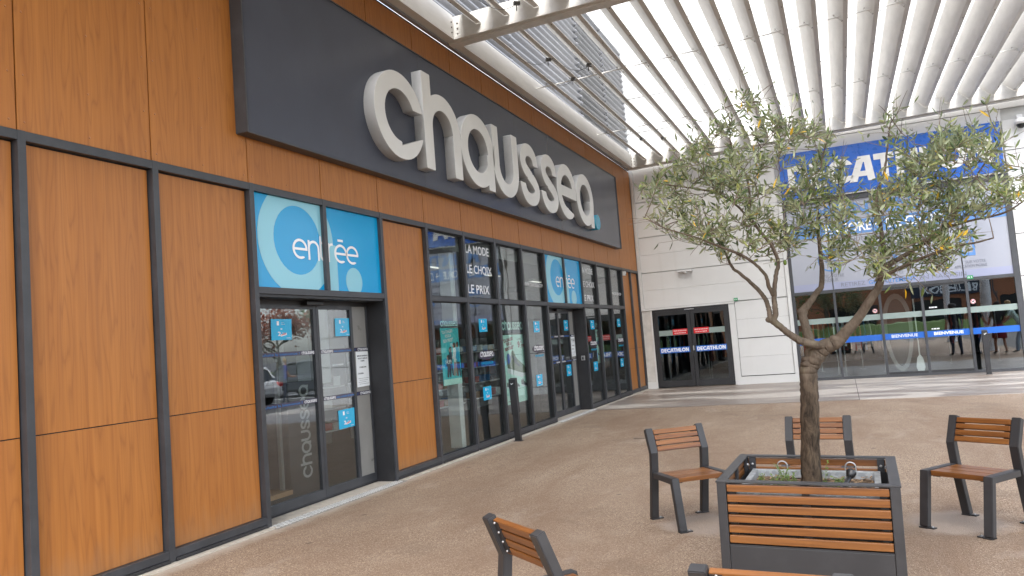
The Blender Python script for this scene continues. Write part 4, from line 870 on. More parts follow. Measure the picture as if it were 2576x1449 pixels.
fp = thing('wall_picture', 'pale photo panel hanging behind right pane of first entrance', 'picture', (-1.6, 8.6, 1.2)); MB().box(-1.66, -1.62, 8.0, 9.25, 1.15, 2.45).build('panel', M['inwall'], fp); MB().box(-1.6195, -1.6185, 8.05, 9.2, 1.2, 2.4).build('print', M['paper'], fp)
for k in (0, 1): MB().tube([(-1.64, 8.1+1.05*k, 2.45), (-1.64, 8.1+1.05*k, 3.05)], .003, 4).build('hanging_wire', M['cable'], fp)
for (u, s_) in ((8.35, 1.0), (8.85, .95)):
    me = shape_me(lambda X, Y: mn(mn(s_circ(X,Y,0,.92,.085), s_line(X,Y,[(0,.45),(0,.7)],.30)), mn(s_line(X,Y,[(-.06,0),(-.05,.4)],.12), s_line(X,Y,[(.08,0),(.05,.4)],.12))), (-.4, .4, -.1, 1.1), .03, sx=s_*.9, sy=s_*.95); me.transform(FAC(u, 1.25, -1.617)); link('print', me, plain('print_grey', (.30, .29, .27), .5), fp)
ct = thing('interior_column', 'white square column inside the first window', 'column', (-.45, 10.75, .012)); MB().box(-.62, -.42, 10.78, 10.92, .012, 3.05).build('shaft', M['column'], ct, bevel=.01)
for i, (x, y, lb) in enumerate(((-1.6, 6.9, 'lit strip lamp just inside the first entrance'), (-1.6, 9.9, 'lit strip lamp behind the first window after the wood panel'), (-1.4, 12.2, 'lit strip lamp behind the third window after the wood panel'), (-1.5, 14.8, 'lit strip lamp just inside the second entrance'), (-1.6, 17.6, 'lit strip lamp behind the far glazed bay'), (-4.4, 8.2, 'lit strip lamp deep inside the shop beyond first entrance'), (-4.4, 16.4, 'lit strip lamp deep inside the shop beyond second entrance'))):
    t = thing('ceiling_light', lb, 'lamp', (x, y, 3.0), group='shoe shop ceiling lamps')
    MB().box(-.06, .06, -.35, .35, -.0, .05).build('housing', M['lamptrim'], t, local=True); MB().box(-.035, .035, -.32, .32, -.012, -.001).build('diffuser', M['tube'], t, local=True)
# ------------------------------------------------------------------ things inside the sports shop
def rack(x, y, label, seed, rz=0):
    r = random.Random(seed); t = thing('clothes_rack', label, 'rack', (x, y, .01), rz)
    MB().tube([(-.6, -.2, 0), (-.6, .2, 0)], .015, 6).tube([(.6, -.2, 0), (.6, .2, 0)], .015, 6).tube([(-.6, 0, 0), (-.6, 0, 1.45)], .015, 6).tube([(.6, 0, 0), (.6, 0, 1.45)], .015, 6).tube([(-.6, 0, 1.45), (.6, 0, 1.45)], .015, 6).build('frame', M['steel'], t, local=True)
    for k in range(9):
        u = -.52+.13*k; w = r.uniform(.17, .23); h = r.uniform(.6, .85); c = r.choice(('boxred', 'boxblue', 'boxdark', 'boxwhite', 'boxkraft'))
        MB().prism([(-.04, 1.42), (-w*.9, 1.30), (-w*1.25, 1.05), (-w*.85, 1.08), (-w, 1.42-h), (w, 1.42-h), (w*.85, 1.08), (w*1.25, 1.05), (w*.9, 1.30), (.04, 1.42)], lambda q: (u-.018, q[0], q[1]), lambda q: (u+.018, q[0], q[1])).build('garment', M[c], t, local=True)
for i, (x, y, lb) in enumerate(((4.5, 22.8, 'clothes rack behind leftmost pane of the glazed entrance'), (5.5, 23.3, 'clothes rack behind second pane of the glazed entrance'), (5.0, 25.0, 'clothes rack further back behind the tree trunk'), (8.5, 25.6, 'clothes rack deep behind rightmost pane'), (.9, 23.2, 'clothes rack behind left leaf of emergency door'), (2.0, 23.4, 'clothes rack behind right leaf of emergency door'))): rack(x, y, lb, i+20, .2*(i % 3))
pb = thing('paddle_board', 'pale paddle board standing behind the left sliding door leaf', 'board', (6.42, 22.2, .01))
b = MB(); out_ = [(.34*math.sin(a)*(1-.15*math.cos(a)), 1.05-1.0*math.cos(a)) for a in [2*math.pi*k/28 for k in range(28)]]
b.prism(out_, lambda q: (6.42+q[0], 22.2, .02+q[1]), lambda q: (6.42+q[0], 22.28, .02+q[1])); b.build('hull', M['ceil'], pb)
b = MB(); b.prism([(q[0]*.72, 1.05+(q[1]-1.05)*.86) for q in out_], lambda q: (6.42+q[0], 22.19, .02+q[1]), lambda q: (6.42+q[0], 22.1995, .02+q[1])); b.build('deck_pad', M['dark'], pb)
pd = thing('paddle', 'pale single-blade paddle standing beside the paddle board', 'paddle', (6.84, 22.2, .01)); MB().tube([(6.84, 22.2, .45), (6.83, 22.25, 1.9)], .015, 8).build('shaft', M['boxwhite'], pd); MB().prism([(0, .50), (-.07, .38), (-.10, .15), (-.05, .01), (.05, .01), (.10, .15), (.07, .38)], lambda q: (6.84+q[0], 22.185, q[1]), lambda q: (6.84+q[0], 22.205, q[1])).build('blade', M['boxwhite'], pd); MB().tube([(6.78, 22.25, 1.9), (6.88, 22.25, 1.9)], .018, 8).build('grip', M['dark'], pd)

# ------------------------------------------------------------------ bollards
def bollard(x, y, label, lean, H_=1.0, rz=0.0):
    t = thing('bollard', label, 'bollard', (x, y, 0.004), rz)
    w, d_ = .10, .06
    b = MB(); b.hexa([(-w/2,-d_/2,.0),(w/2,-d_/2,.0),(w/2,d_/2,.0),(-w/2,d_/2,.0),(-w/2,-d_/2+lean*.45,.45*H_),(w/2,-d_/2+lean*.45,.45*H_),(w/2,d_/2+lean*.45,.45*H_),(-w/2,d_/2+lean*.45,.45*H_)])
    b.build('post', M['frame2'], t, bevel=.003, local=True)
    b = MB(); o = lean*.45; b.hexa([(-w/2-.006,-d_/2+o-.012,.42*H_),(w/2+.006,-d_/2+o-.012,.42*H_),(w/2+.006,d_/2+o+.02,.46*H_),(-w/2-.006,d_/2+o+.02,.46*H_),(-w/2-.006,-d_/2+lean-.012,.98*H_),(w/2+.006,-d_/2+lean-.012,.98*H_),(w/2+.006,d_/2+lean+.02,H_),(-w/2-.006,d_/2+lean+.02,H_)])
    b.build('head', M['frame2'], t, bevel=.003, local=True)
    me = shape_me(lambda X, Y: s_line(X,Y,[(-.02,.015),(-.008,0),(.028,.03)],.011), (-.06, .06, -.04, .06), .004); me.transform(Matrix(((1,0,0,0),(0,0,-1,-d_/2+lean*.9-.014),(0,1,0,.90*H_),(0,0,0,1)))); link('tick_mark', me, M['paper'], t, local=True)
    MB().box(-.07, .07, -.05, .05, 0, .008).build('foot_plate', M['frame2'], t, bevel=.002, local=True)
bollard(.215, 11.50, 'slim dark leaning bollard in front of the shoe shop windows', -.06, 1.0)
bollard(8.10, 20.75, 'slim dark bollard in front of the rightmost glazed door pane', -.03, 1.02)

# ------------------------------------------------------------------ single-seat benches round the planter
def bench_parts(t):
    W, bw = .52, .062
    def prof_bar(P, th, x0, x1, name, closed=False):
        # ribbon of even thickness along a profile in (y forward, z)
        P = [Vector((q[0], q[1])) for q in P]; L, Rr = [], []
        for i, q in enumerate(P):
            d0 = (P[i]-P[i-1]).normalized() if i else None; d1 = (P[i+1]-P[i]).normalized() if i < len(P)-1 else None
            a = d0 or d1; c = d1 or d0; n0, n1 = Vector((-a.y, a.x)), Vector((-c.y, c.x)); mm_ = (n0+n1).normalized(); s = th/2/max(.3, mm_.dot(n0))
            L.append(q+mm_*s); Rr.append(q-mm_*s)
        poly = L+Rr[::-1]; b = MB()
        for i in range(len(P)-1):
            q4 = [L[i], L[i+1], Rr[i+1], Rr[i]]; b.prism([(q.x, q.y) for q in q4], lambda q: (x0, q[0], q[1]), lambda q: (x1, q[0], q[1]))
        # drop interior faces
        me = b.mesh(name); bm = bmesh.new(); bm.from_mesh(me); bmesh.ops.remove_doubles(bm, verts=bm.verts, dist=1e-5)
        cnt = {}
        for f in bm.faces: cnt.setdefault(tuple(sorted(v.index for v in f.verts)), []).append(f)
        bmesh.ops.delete(bm, geom=[f for fs in cnt.values() if len(fs) > 1 for f in fs], context='FACES_ONLY')
        bmesh.ops.recalc_face_normals(bm, faces=bm.faces); bmesh.ops.bevel(bm, geom=[e for e in bm.edges if e.calc_face_angle(0) > .5], offset=.004, segments=2, affect='EDGES'); bm.to_mesh(me); bm.free(); return me
    for s in (-1, 1):
        x0, x1 = (-W/2, -W/2+bw) if s < 0 else (W/2-bw, W/2)
        link('back_leg', prof_bar([(.0, .008), (.082, .42), (.098, .555), (.022, .745)], .048, x0, x1, 'back_leg'), M['bench'], t, local=True)
        link('front_leg', prof_bar([(.124, .378), (.455, .378), (.525, .008)], .046, x0, x1, 'front_leg'), M['bench'], t, local=True)
        for yf in (.0, .525):
            f = MB().box(x0-.002 if s > 0 else x0, x1 if s > 0 else x1+.002, yf-.024, yf+.03, 0, .008).box(x0-.045 if s > 0 else x0, x1 if s > 0 else x1+.045, yf-.02, yf+.022, .0005, .0085).build('foot', M['bench'], t, local=True)
            MB().ball(((x0-.024 if s > 0 else x1+.024), yf, .010), .008, n=8, m=4).build('bolt', M['steel'], f, local=True)
        xs = x0-.055 if s > 0 else x1
        link('slat_bracket', prof_bar([(.093, .568), (.029, .728)], .008, xs+.001, xs+.054, 'slat_bracket'), M['frame2'], t, local=True)
        MB().box(xs+.001, xs+.054, .14, .42, .352, .360).build('slat_bracket', M['frame2'], t, local=True)
        for k in range(4):
            f_ = (.13+.245*k); y = .0975-.076*f_-.012; z = .556+.19*f_
            MB().ball((xs+.03, y+.002, z), .006, n=8, m=4).build('bolt', M['steel'], t, local=True)
    xi = W/2-bw-.003
    d = Vector((0, .022-.098, .745-.555)).normalized(); nrm = Vector((0, d.z, -d.y)); nrm = Vector((0, -d.z, d.y)) if nrm.y < 0 else nrm
    for k in range(4):
        c = Vector((0, .098, .555))+d*(.027+.0475*k)+Vector((0, d.z, -d.y)).normalized()*.012
        me = MB().obox((0, 0, 0), (xi, 0, 0), Vector((0, d.z, -d.y))*.0135, d*.0195).mesh('back_slat', .004); o = link('back_slat', me, M['slat'], t, local=True); o.location = c
    for k in range(3):
        me = MB().obox((0, 0, 0), (xi, 0, 0), (0, .0505, 0), (0, 0, .0185)).mesh('seat_slat', .004); o = link('seat_slat', me, M['slat'], t, local=True); o.location = (0, .178+.108*k, .380)
def bench(x, y, dx, dy, label, src=None):
    rz = math.atan2(-dx, dy)
    t = thing('park_bench', label, 'bench', (x, y, .001), rz, 'single wooden benches round the planter')
    if src is None: bench_parts(t)
    else:
        for ch in src.children:
            c = ch.copy(); COL.objects.link(c); c.parent = t
            for g in ch.children: q = g.copy(); COL.objects.link(q); q.parent = c
    return t
b0 = bench(3.705, 6.645, .60, -.80, 'single slatted bench nearest the brown facade, facing right, behind the planter')
bench(4.855, 7.045, -.11, -.99, 'single slatted bench directly behind the tree trunk and planter', b0)
bench(6.03, 6.66, -.61, -.79, 'single slatted bench at right edge, facing the planter', b0)
bench(3.655, 3.23, .62, .78, 'single slatted bench in left foreground seen from behind', b0)
bench(4.815, 2.66, .10, .99, 'single slatted bench at bottom edge, only its back rail showing', b0)

# ------------------------------------------------------------------ planter
PX, PY, PR, PS, PH = 4.845, 4.915, R(-1.5), .461, .685
pt = thing('planter_box', 'square planter with dark metal frame and six rows of wooden slats', 'planter', (PX, PY, .001), PR); pt.rotation_euler = (0, R(1.5), PR)
S = PS
for sx in (-1, 1):
    for sy in (-1, 1):
        MB().box(min(sx*S, sx*(S-.05)), max(sx*S, sx*(S-.05)), min(sy*S, sy*(S-.05)), max(sy*S, sy*(S-.05)), -.02, PH-.006).build('corner_post', M['bench'], pt, bevel=.004, local=True)
for k in range(4):
    T = Matrix.Rotation(k*math.pi/2, 4, 'Z')
    def put(name, mb, mat, bevel=0, par=pt):
        me = mb.mesh(name, bevel); me.transform(T); me.update(); return link(name, me, mat, par, local=True)
    b = MB(); b.hexa([(-S-.004,-S-.004,PH-.006),(S+.004,-S-.004,PH-.006),(S-.052,-S+.052,PH-.006),(-S+.052,-S+.052,PH-.006),(-S-.004,-S-.004,PH+.004),(S+.004,-S-.004,PH+.004),(S-.052,-S+.052,PH+.004),(-S+.052,-S+.052,PH+.004)]); put('rim', b, M['bench'], .002)
    put('base_panel', MB().box(-S+.051, S-.051, -S+.006, -S+.016, .02, .336), M['bench'], .002)
    put('base_panel', MB().box(-S+.051, S-.051, -S+.010, -S+.05, .336, .344), M['bench'])
    for j in range(6):
        zc = .3725+.0555*j
        me = MB().obox((0, 0, 0), (S-.053, 0, 0), (0, .013, 0), (0, 0, .0205)).mesh('slat', .004); o = link('slat', me, M['slat'], pt, local=True); o.rotation_euler = (0, 0, k*math.pi/2); v = T @ Vector((0, -S+.018, zc)); o.location = v
    put('slat_support', MB().box(-.02, .02, -S+.034, -S+.05, .33, PH-.008), M['frame2']); put('slat_support', MB().box(-S+.06, -S+.10, -S+.034, -S+.05, .33, PH-.008), M['frame2']); put('slat_support', MB().box(S-.10, S-.06, -S+.034, -S+.05, .33, PH-.008), M['frame2'])
    put('gap_shade_sheet', MB().box(-S+.051, S-.051, -S+.0505, -S+.053, .30, .60), M['gasket'])  # near-black sheet added behind the slats, standing in for shade in the gaps
    for u in (-S+.08, S-.08): put('bolt', MB().ball((u, -S+.052, PH-.05), .009, n=8, m=4), M['steel'])
tray = MB().box(-.375, .375, -.375, -.34, .30, .612).box(-.375, .375, .34, .375, .30, .612).box(-.375, -.34, -.34, .34, .30, .610).box(.34, .375, -.34, .34, .30, .610).build('liner_tray', M['galv'], pt, local=True, bevel=.003)
sb_ = MB(); n = 26; r_ = random.Random(3)
for i in range(n+1):
    for j in range(n+1): sb_.v.append((-.34+.68*i/n, -.34+.68*j/n, .565+r_.uniform(-.006, .006)+.018*math.exp(-((i-n/2)**2+(j-n/2)**2)/18)))
for i in range(n):
    for j in range(n): sb_.face((i*(n+1)+j, (i+1)*(n+1)+j, (i+1)*(n+1)+j+1, i*(n+1)+j+1))
sb_.build('soil', M['soil'], pt, local=True, fix=False)
mu = MB()
for k in range(420):
    x, y = r_.uniform(-.33, .33), r_.uniform(-.33, .33); a = r_.uniform(0, 6.28); l = r_.uniform(.012, .035); w = .004
    c, s = math.cos(a), math.sin(a); z = .572+r_.uniform(0, .012); k0 = len(mu.v)
    mu.v += [(x-c*l-s*w, y-s*l+c*w, z), (x-c*l+s*w, y-s*l-c*w, z), (x+c*l+s*w, y+s*l-c*w, z+.006), (x+c*l-s*w, y+s*l+c*w, z+.006)]; mu.face((k0, k0+1, k0+2, k0+3))
tag(mu.build('dead_leaves', plain('dead_leaf', (.26, .17, .09), .8, var=.4, scale=60), pt, local=True, fix=False), kind='stuff')
for (x, y) in ((-.19, .357), (.21, .357), (-.20, -.357), (.20, -.357)):
    MB().tube([(x-.03, y, .56)]+[(x-.03*math.cos(a), y, .635+.03*math.sin(a)) for a in [math.pi*k/10 for k in range(11)]]+[(x+.03, y, .56)], .0045, 8).build('lifting_loop', M['steel'], pt, local=True)
hs = thing('watering_pipe', 'black plastic irrigation pipe with flared end lying in the planter soil', 'pipe', (PX+.12, PY-.1, .575), PR)
MB().tube([(.02, -.12, 0), (.05, -.06, .012), (.085, .0, .04), (.11, .05, .075)], .014, 10).build('pipe', M['black'], hs, smooth=True, local=True); MB().tube([(.105, .042, .068), (.112, .055, .080), (.118, .066, .092), (.122, .073, .098)], [.016, .024, .029, .026], 14).build('flared_end', M['black'], hs, smooth=True, local=True)
MB().tube([(-.45, -.19, .0), (-.3, -.20, .012), (-.1, -.205, .01), (.02, -.12, 0)], .011, 8).build('hose', M['black'], hs, smooth=True, local=True)
def weed(x, y, h, n, label, seed, lf=.022):
    r = random.Random(seed); t = thing('weed', label, 'plant', (x, y, .57), 0, 'weeds in the planter'); st = MB(); lv = MB()
    for k in range(n):
        a = r.uniform(0, 6.28); tip = Vector((math.cos(a)*h*.45*r.random(), math.sin(a)*h*.45*r.random(), h*r.uniform(.55, 1)))
        b0_ = Vector((r.uniform(-.03, .03), r.uniform(-.03, .03), -.01)); st.tube([b0_, b0_*.5+tip*.5+Vector((0, 0, .01)), tip+b0_], .0016, 4)
        m_ = max(4, int(h/.012))
        for q in range(m_):
            p_ = b0_+tip*((q+1)/m_); aa = r.uniform(0, 6.28); L = lf*r.uniform(.6, 1.2); dr = Vector((math.cos(aa), math.sin(aa), r.uniform(.1, .7))).normalized(); sd = dr.cross(Vector((0, 0, 1))).normalized()*L*.3; k0 = len(lv.v)
            lv.v += [tuple(p_), tuple(p_+dr*L*.5+sd), tuple(p_+dr*L), tuple(p_+dr*L*.5-sd)]; lv.face((k0, k0+1, k0+2, k0+3))
    st.build('stem', M['weed'], t, local=True); tag(lv.build('foliage', M['weed'], t, local=True, fix=False), kind='stuff')
for i, (x, y, h, n, lb, lf) in enumerate(((4.58, 5.00, .08, 12, 'bushy low weed in back left corner of the planter', .018), (4.66, 4.93, .09, 12, 'bushy weed midway between corner and tree trunk', .018), (4.74, 5.0, .10, 10, 'leafy weed tight against left of the tree trunk', .022), (5.02, 4.88, .085, 9, 'bright leafy weed between trunk and pipe', .038), (4.70, 5.06, .15, 6, 'taller upright weed left of the tree trunk in the planter', .022), (4.62, 4.84, .07, 8, 'low feathery weed in left part of the planter soil', .014), (4.73, 4.78, .06, 8, 'low feathery weed at foot of the tree trunk, left side', .014), (5.00, 4.79, .075, 6, 'broad-leaved weed right of the tree trunk by the pipe', .042), (5.08, 4.68, .04, 4, 'tiny broad-leaved weed at front right of planter', .03), (4.92, 5.05, .22, 2, 'thin shoot rising behind right side of the tree trunk', .024))): weed(x, y, h, n, lb, 50+i, lf)

mc = thing('manhole_cover', 'small round metal cover set in the paving, left of the benches', 'cover', (2.2, 11.53, .0))
MB().tube([(0, 0, -.03), (0, 0, .003)], .125, 28).build('rim', M['bolt'], mc, local=True); MB().tube([(0, 0, -.03), (0, 0, .006)], .108, 28).build('lid', plain('lid_brown', (.20, .14, .10), .8, var=.2, scale=40), mc, local=True)
# ------------------------------------------------------------------ olive tree
LIMB = {
'trunk': ([(4.850,.545),(4.862,.60),(4.876,.80),(4.895,1.035),(4.905,1.187),(4.912,1.264),(4.926,1.335)], [.078,.060,.055,.052,.050,.051,.043], [0,0,0,0,0,0,0]),
'A': ([(4.921,1.29),(4.933,1.386),(4.929,1.448),(4.916,1.521),(4.907,1.6),(4.949,1.653),(4.993,1.711),(5.032,1.769),(5.041,1.95),(5.039,2.1),(5.047,2.249),(5.046,2.35),(5.039,2.465)], [.034,.030,.027,.025,.026,.020,.018,.016,.013,.010,.008,.006,.004], [.0,.02,.04,.06,.08,.10,.13,.16,.24,.30,.34,.38,.42]),
'C': ([(4.93,1.285),(4.965,1.345),(5.014,1.388),(5.078,1.412),(5.124,1.454),(5.202,1.534),(5.308,1.675),(5.338,1.722),(5.376,1.886),(5.382,2.055),(5.378,2.226),(5.438,2.388),(5.477,2.565),(5.499,2.671)], [.045,.048,.046,.038,.033,.027,.022,.020,.014,.011,.009,.007,.005,.003], [0,-.01,-.02,-.03,-.03,-.04,-.06,-.06,-.02,.04,.08,.10,.12,.12]),
'B': ([(5.03,1.392),(4.954,1.41),(4.888,1.436),(4.829,1.481),(4.78,1.532),(4.739,1.572)], [.026,.023,.022,.020,.019,.021], [-.03,-.07,-.09,-.10,-.11,-.12]),
'B1': ([(4.748,1.566),(4.764,1.597),(4.768,1.638),(4.767,1.701),(4.788,1.828),(4.808,1.914),(4.777,2.019),(4.708,2.13),(4.668,2.226),(4.674,2.355),(4.662,2.487),(4.604,2.601),(4.588,2.762),(4.619,2.888)], [.018,.017,.016,.014,.012,.011,.011,.009,.008,.007,.006,.005,.004,.003], [-.12,-.12,-.12,-.11,-.10,-.08,-.06,-.03,0,.03,.05,.07,.08,.08]),
'B1b': ([(4.763,1.716),(4.746,1.769),(4.73,1.847),(4.642,1.946),(4.5,2.027),(4.366,2.096),(4.202,2.169),(4.076,2.253)], [.012,.012,.010,.009,.007,.006,.004,.003], [-.11,-.14,-.17,-.22,-.27,-.30,-.32,-.32]),
'B1c': ([(4.708,2.13),(4.6,2.287),(4.484,2.396),(4.335,2.458),(4.167,2.511),(4.049,2.556)], [.008,.007,.006,.005,.004,.003], [-.03,.04,.10,.14,.16,.18]),
'B2': ([(4.739,1.572),(4.734,1.599),(4.727,1.658),(4.703,1.718),(4.662,1.775),(4.572,1.87),(4.521,1.92),(4.475,2.03),(4.4,2.184),(4.351,2.349)], [.015,.015,.014,.013,.012,.010,.009,.007,.005,.003], [-.12,-.12,-.10,-.06,-.02,.06,.10,.16,.22,.26]),
'C2': ([(5.34,1.746),(5.432,1.796),(5.586,1.85),(5.714,1.883),(5.795,1.885),(5.877,1.898)], [.012,.010,.008,.007,.005,.003], [-.06,-.12,-.20,-.26,-.30,-.33]),
'C3': ([(5.364,1.815),(5.517,1.894),(5.662,1.983),(5.752,2.054),(5.871,2.225),(5.943,2.342),(6.021,2.422)], [.014,.013,.011,.009,.007,.005,.003], [-.04,.02,.08,.12,.18,.20,.22]),
'C3b': ([(5.707,2.019),(5.852,2.041),(5.992,2.056),(6.085,2.101),(6.179,2.178)], [.009,.007,.006,.004,.003], [.10,.08,.04,.02,0]),
}
POLY_L = [(3.99,2.511),(4.052,2.583),(4.189,2.602),(4.303,2.678),(4.389,2.757),(4.445,2.801),(4.52,2.921),(4.592,3.0),(4.696,3.032),(4.787,2.948),(4.826,2.849),(4.918,2.793),(5.045,2.756),(5.185,2.654),(5.151,2.535),(5.224,2.472),(5.249,2.381),(5.196,2.302),(5.253,2.195),(5.268,2.119),(5.232,1.989),(5.157,1.912),(5.071,1.847),(5.007,2.017),(4.906,1.941),(4.805,1.877),(4.741,1.96),(4.588,1.9),(4.476,1.912),(4.433,1.996),(4.313,2.089),(4.149,2.163),(4.022,2.26),(4.086,2.36),(3.996,2.427)]
POLY_R = [(5.363,2.302),(5.421,2.44),(5.445,2.571),(5.424,2.685),(5.493,2.721),(5.574,2.767),(5.611,2.711),(5.555,2.588),(5.66,2.569),(5.819,2.6),(5.97,2.595),(6.039,2.5),(6.046,2.383),(6.126,2.312),(6.172,2.202),(6.104,2.098),(5.911,2.033),(5.842,1.949),(5.877,1.898),(5.791,1.839),(5.683,1.781),(5.575,1.745),(5.384,1.753),(5.307,1.737),(5.264,1.863),(5.193,1.822),(5.091,1.82),(5.157,1.912),(5.251,1.95),(5.372,2.057),(5.321,2.21)]
TB = Vector((4.862, 4.95, .56))
tree = thing('olive_tree', 'small olive tree with forked trunk and grey-green leaves, growing in the planter', 'tree', tuple(TB))
def smoothpath(P, Rr, D, n=8):
    pts = spline([(x, z) for x, z in P], n); rr = np.interp(np.linspace(0, len(P)-1, len(pts)), range(len(P)), Rr); dd = np.interp(np.linspace(0, len(P)-1, len(pts)), range(len(P)), D)
    return [Vector((p_[0], 4.95+d_, p_[1])) for p_, d_ in zip(pts, dd)], [float(v) for v in rr]
tr_rng = random.Random(11)
nodes = []
wood_b = MB(); br_b = MB()
for nm, (P, Rr, D) in LIMB.items():
    pts, rr = smoothpath(P, Rr, D)
    j = .002
    pts2 = [q+Vector((tr_rng.uniform(-j, j), tr_rng.uniform(-j, j), 0)) if 0 < i < len(pts)-1 else q for i, q in enumerate(pts)]
    rr2 = [r_*(1+tr_rng.uniform(-.025, .03)) for r_ in rr]
    (wood_b if nm in ('trunk',) else br_b).tube(pts2, rr2, 22 if nm in ('trunk', 'C', 'A', 'B') else 10)
    if nm != 'trunk':
        for q, r_ in zip(pts2, rr2):
            if r_ < .014: nodes.append((q, r_))
# burrs at the fork and pruning stubs
for (x, y, z, r_, s) in ((4.965, 4.945, 1.33, .046, (1.0, .9, .9)), (4.735, 4.83, 1.573, .025, (1.2, 1, .8)), (4.905, 5.03, 1.603, .029, (1.15, 1, .9)), (5.075, 4.92, 1.425, .040, (1.0, 1, .8))):
    wood_b.ball((x, y, z), r_, n=10, m=6, sq=s)
from mathutils import noise as mnoise
for o_ in (wood_b.build('trunk', M['bark'], tree, smooth=True), br_b.build('limb', M['bark'], tree, smooth=True)):
    me = o_.data; nn_ = [v.normal.copy() for v in me.vertices]
    for v, n_ in zip(me.vertices, nn_):
        q = v.co; k_ = mnoise.noise(Vector((q.x*26, q.y*26, q.z*4)))*.0030+mnoise.noise(Vector((q.x*80, q.y*80, q.z*14)))*.0016+mnoise.noise(Vector((q.x*9, q.y*9, q.z*4)))*.0035
        thin = min(1.0, max(.25, (1.75-q.z)*1.4)); v.co = q+n_*k_*thin
    me.update()
def inside(px, pz, poly):
    c = False; n = len(poly)
    for i in range(n):
        a, b = poly[i], poly[(i+1) % n]
        if (a[1] > pz) != (b[1] > pz) and px < (b[0]-a[0])*(pz-a[1])/(b[1]-a[1])+a[0]: c = not c
    return c
att = []
for poly, n in ((POLY_L, 235), (POLY_R, 200)):
    x0, x1 = min(q[0] for q in poly), max(q[0] for q in poly); z0, z1 = min(q[1] for q in poly), max(q[1] for q in poly); c = 0
    while c < n:
        x, z = tr_rng.uniform(x0, x1), tr_rng.uniform(z0, z1)
        if inside(x, z, poly):
            d_ = max(-.50, min(.50, tr_rng.gauss(0, .26))); s = 1+d_/4.95        # keep its place as depth varies
            att.append(Vector((5.1226+(x-5.1226)*s, 4.95*s, 1.55+(z-1.55)*s))); c += 1
NP = np.array([tuple(q) for q, r_ in nodes]); alln = [q for q, _ in nodes]
todo = list(att); twigs = []; tips = []
D0 = np.array([np.min(np.linalg.norm(NP-np.array(a), axis=1)) for a in todo]); order = np.argsort(D0)
for oi in order:
    a = todo[oi]; A_ = np.array(alln_ := [tuple(q) for q in alln]); w = np.linalg.norm(A_-np.array(a), axis=1)+.35*np.maximum(0, A_[:,2]-a.z+.02)
    i = int(w.argmin()); s = alln[i]; L = (a-s).length
    if L < .03: tips.append((s, Vector((0, 0, 1)))); continue
    k = max(2, int(L/.05)); bend = Vector((tr_rng.uniform(-.12, .12), tr_rng.uniform(-.12, .12), tr_rng.uniform(-.02, .16)))*L
    pts = [s.lerp(a, t)+bend*(4*t*(1-t))*.5 for t in [q/k for q in range(k+1)]]
    r0 = min(.0055, .0022+.006*L); twigs.append((pts, [r0*(1-.6*q/k) for q in range(k+1)])); alln += pts[1:]; tips.append((a, (pts[-1]-pts[-2]).normalized()))
    if tr_rng.random() < .75: tips.append((pts[len(pts)//2], (pts[-1]-pts[0]).normalized()))
tb = MB()
leaves = []
def add_leaf(p_, dr, L, W, up):
    t_ = p_+dr*L*.7; s = t_.y/4.95; qx, qz = 5.1226+(t_.x-5.1226)/s, 1.55+(t_.z-1.55)/s
    if not (inside(qx, qz, POLY_L) or inside(qx, qz, POLY_R)) and tr_rng.random() > .16: return
    leaves.append((p_, dr, L, W, up))
for pts, rr in twigs: tb.tube(pts, rr, 5, caps=False)
for (q, d_) in tips:
    for s in range(tr_rng.choice((1, 1, 1, 2))):
        dr = (d_*.55+Vector((tr_rng.gauss(0, .55), tr_rng.gauss(0, .5), tr_rng.gauss(.40, .42)))).normalized(); L = tr_rng.uniform(.08, .18); n = int(L/.0175)
        cv = Vector((tr_rng.uniform(-.3, .3), tr_rng.uniform(-.3, .3), tr_rng.uniform(-.4, .1)))
        P = [q+dr*(L*k/5)+cv*(L*(k/5)**2*.4) for k in range(6)]; tb.tube(P, [.0020, .0018, .0016, .0014, .0012, .0009], 4, caps=False)
        if tr_rng.random() < .10: continue        # bare twig
        sd = dr.orthogonal().normalized(); sd = Matrix.Rotation(tr_rng.uniform(0, 6.28), 3, dr) @ sd
        for k in range(1, n+1):
            t = k/n; f = t*5; i = min(4, int(f)); p_ = P[i].lerp(P[i+1], f-i); tg = (P[i+1]-P[i]).normalized()
            ax = sd if k % 2 else tg.cross(sd)
            for sg_ in (-1, 1):
                if tr_rng.random() < .22: continue
                ld = (tg*tr_rng.uniform(.5, 1.0)+ax*sg_*tr_rng.uniform(.6, 1.0)+Vector((0, 0, tr_rng.uniform(-.25, .2)))).normalized()
                add_leaf(p_, ld, tr_rng.uniform(.046, .082)*(1-.25*t), tr_rng.uniform(.0052, .0082), tr_rng.random())
# bare outer twigs
for k in range(26):
    q, d_ = tr_rng.choice(tips); dr = (d_+Vector((tr_rng.gauss(0, .4), tr_rng.gauss(0, .4), .5))).normalized(); L = tr_rng.uniform(.1, .22); tb.tube([q, q+dr*L*.5, q+dr*L+Vector((tr_rng.uniform(-.02, .02), 0, .01))], [.0018, .0014, .0008], 4, caps=False)
tag(tb.build('twigs', plain('twig_bark', (.15, .115, .085), .8), tree, fix=False), kind='stuff')
def leaf_geo(p_, dr, L, W, u):
    side = dr.cross(Vector((math.sin(u*40), math.cos(u*31), .9))).normalized(); nn = side.cross(dr); dp = nn*(L*(.10*math.sin(u*57)))
    return [p_, p_+dr*L*.35+side*W-nn*W*.25, p_+dr*L*.72+side*W*.8+dp*.6-nn*W*.2, p_+dr*L+dp, p_+dr*L*.72-side*W*.8+dp*.6-nn*W*.2, p_+dr*L*.35-side*W-nn*W*.25, p_+dr*L*.36+nn*W*.15, p_+dr*L*.72+dp*.6+nn*W*.1]
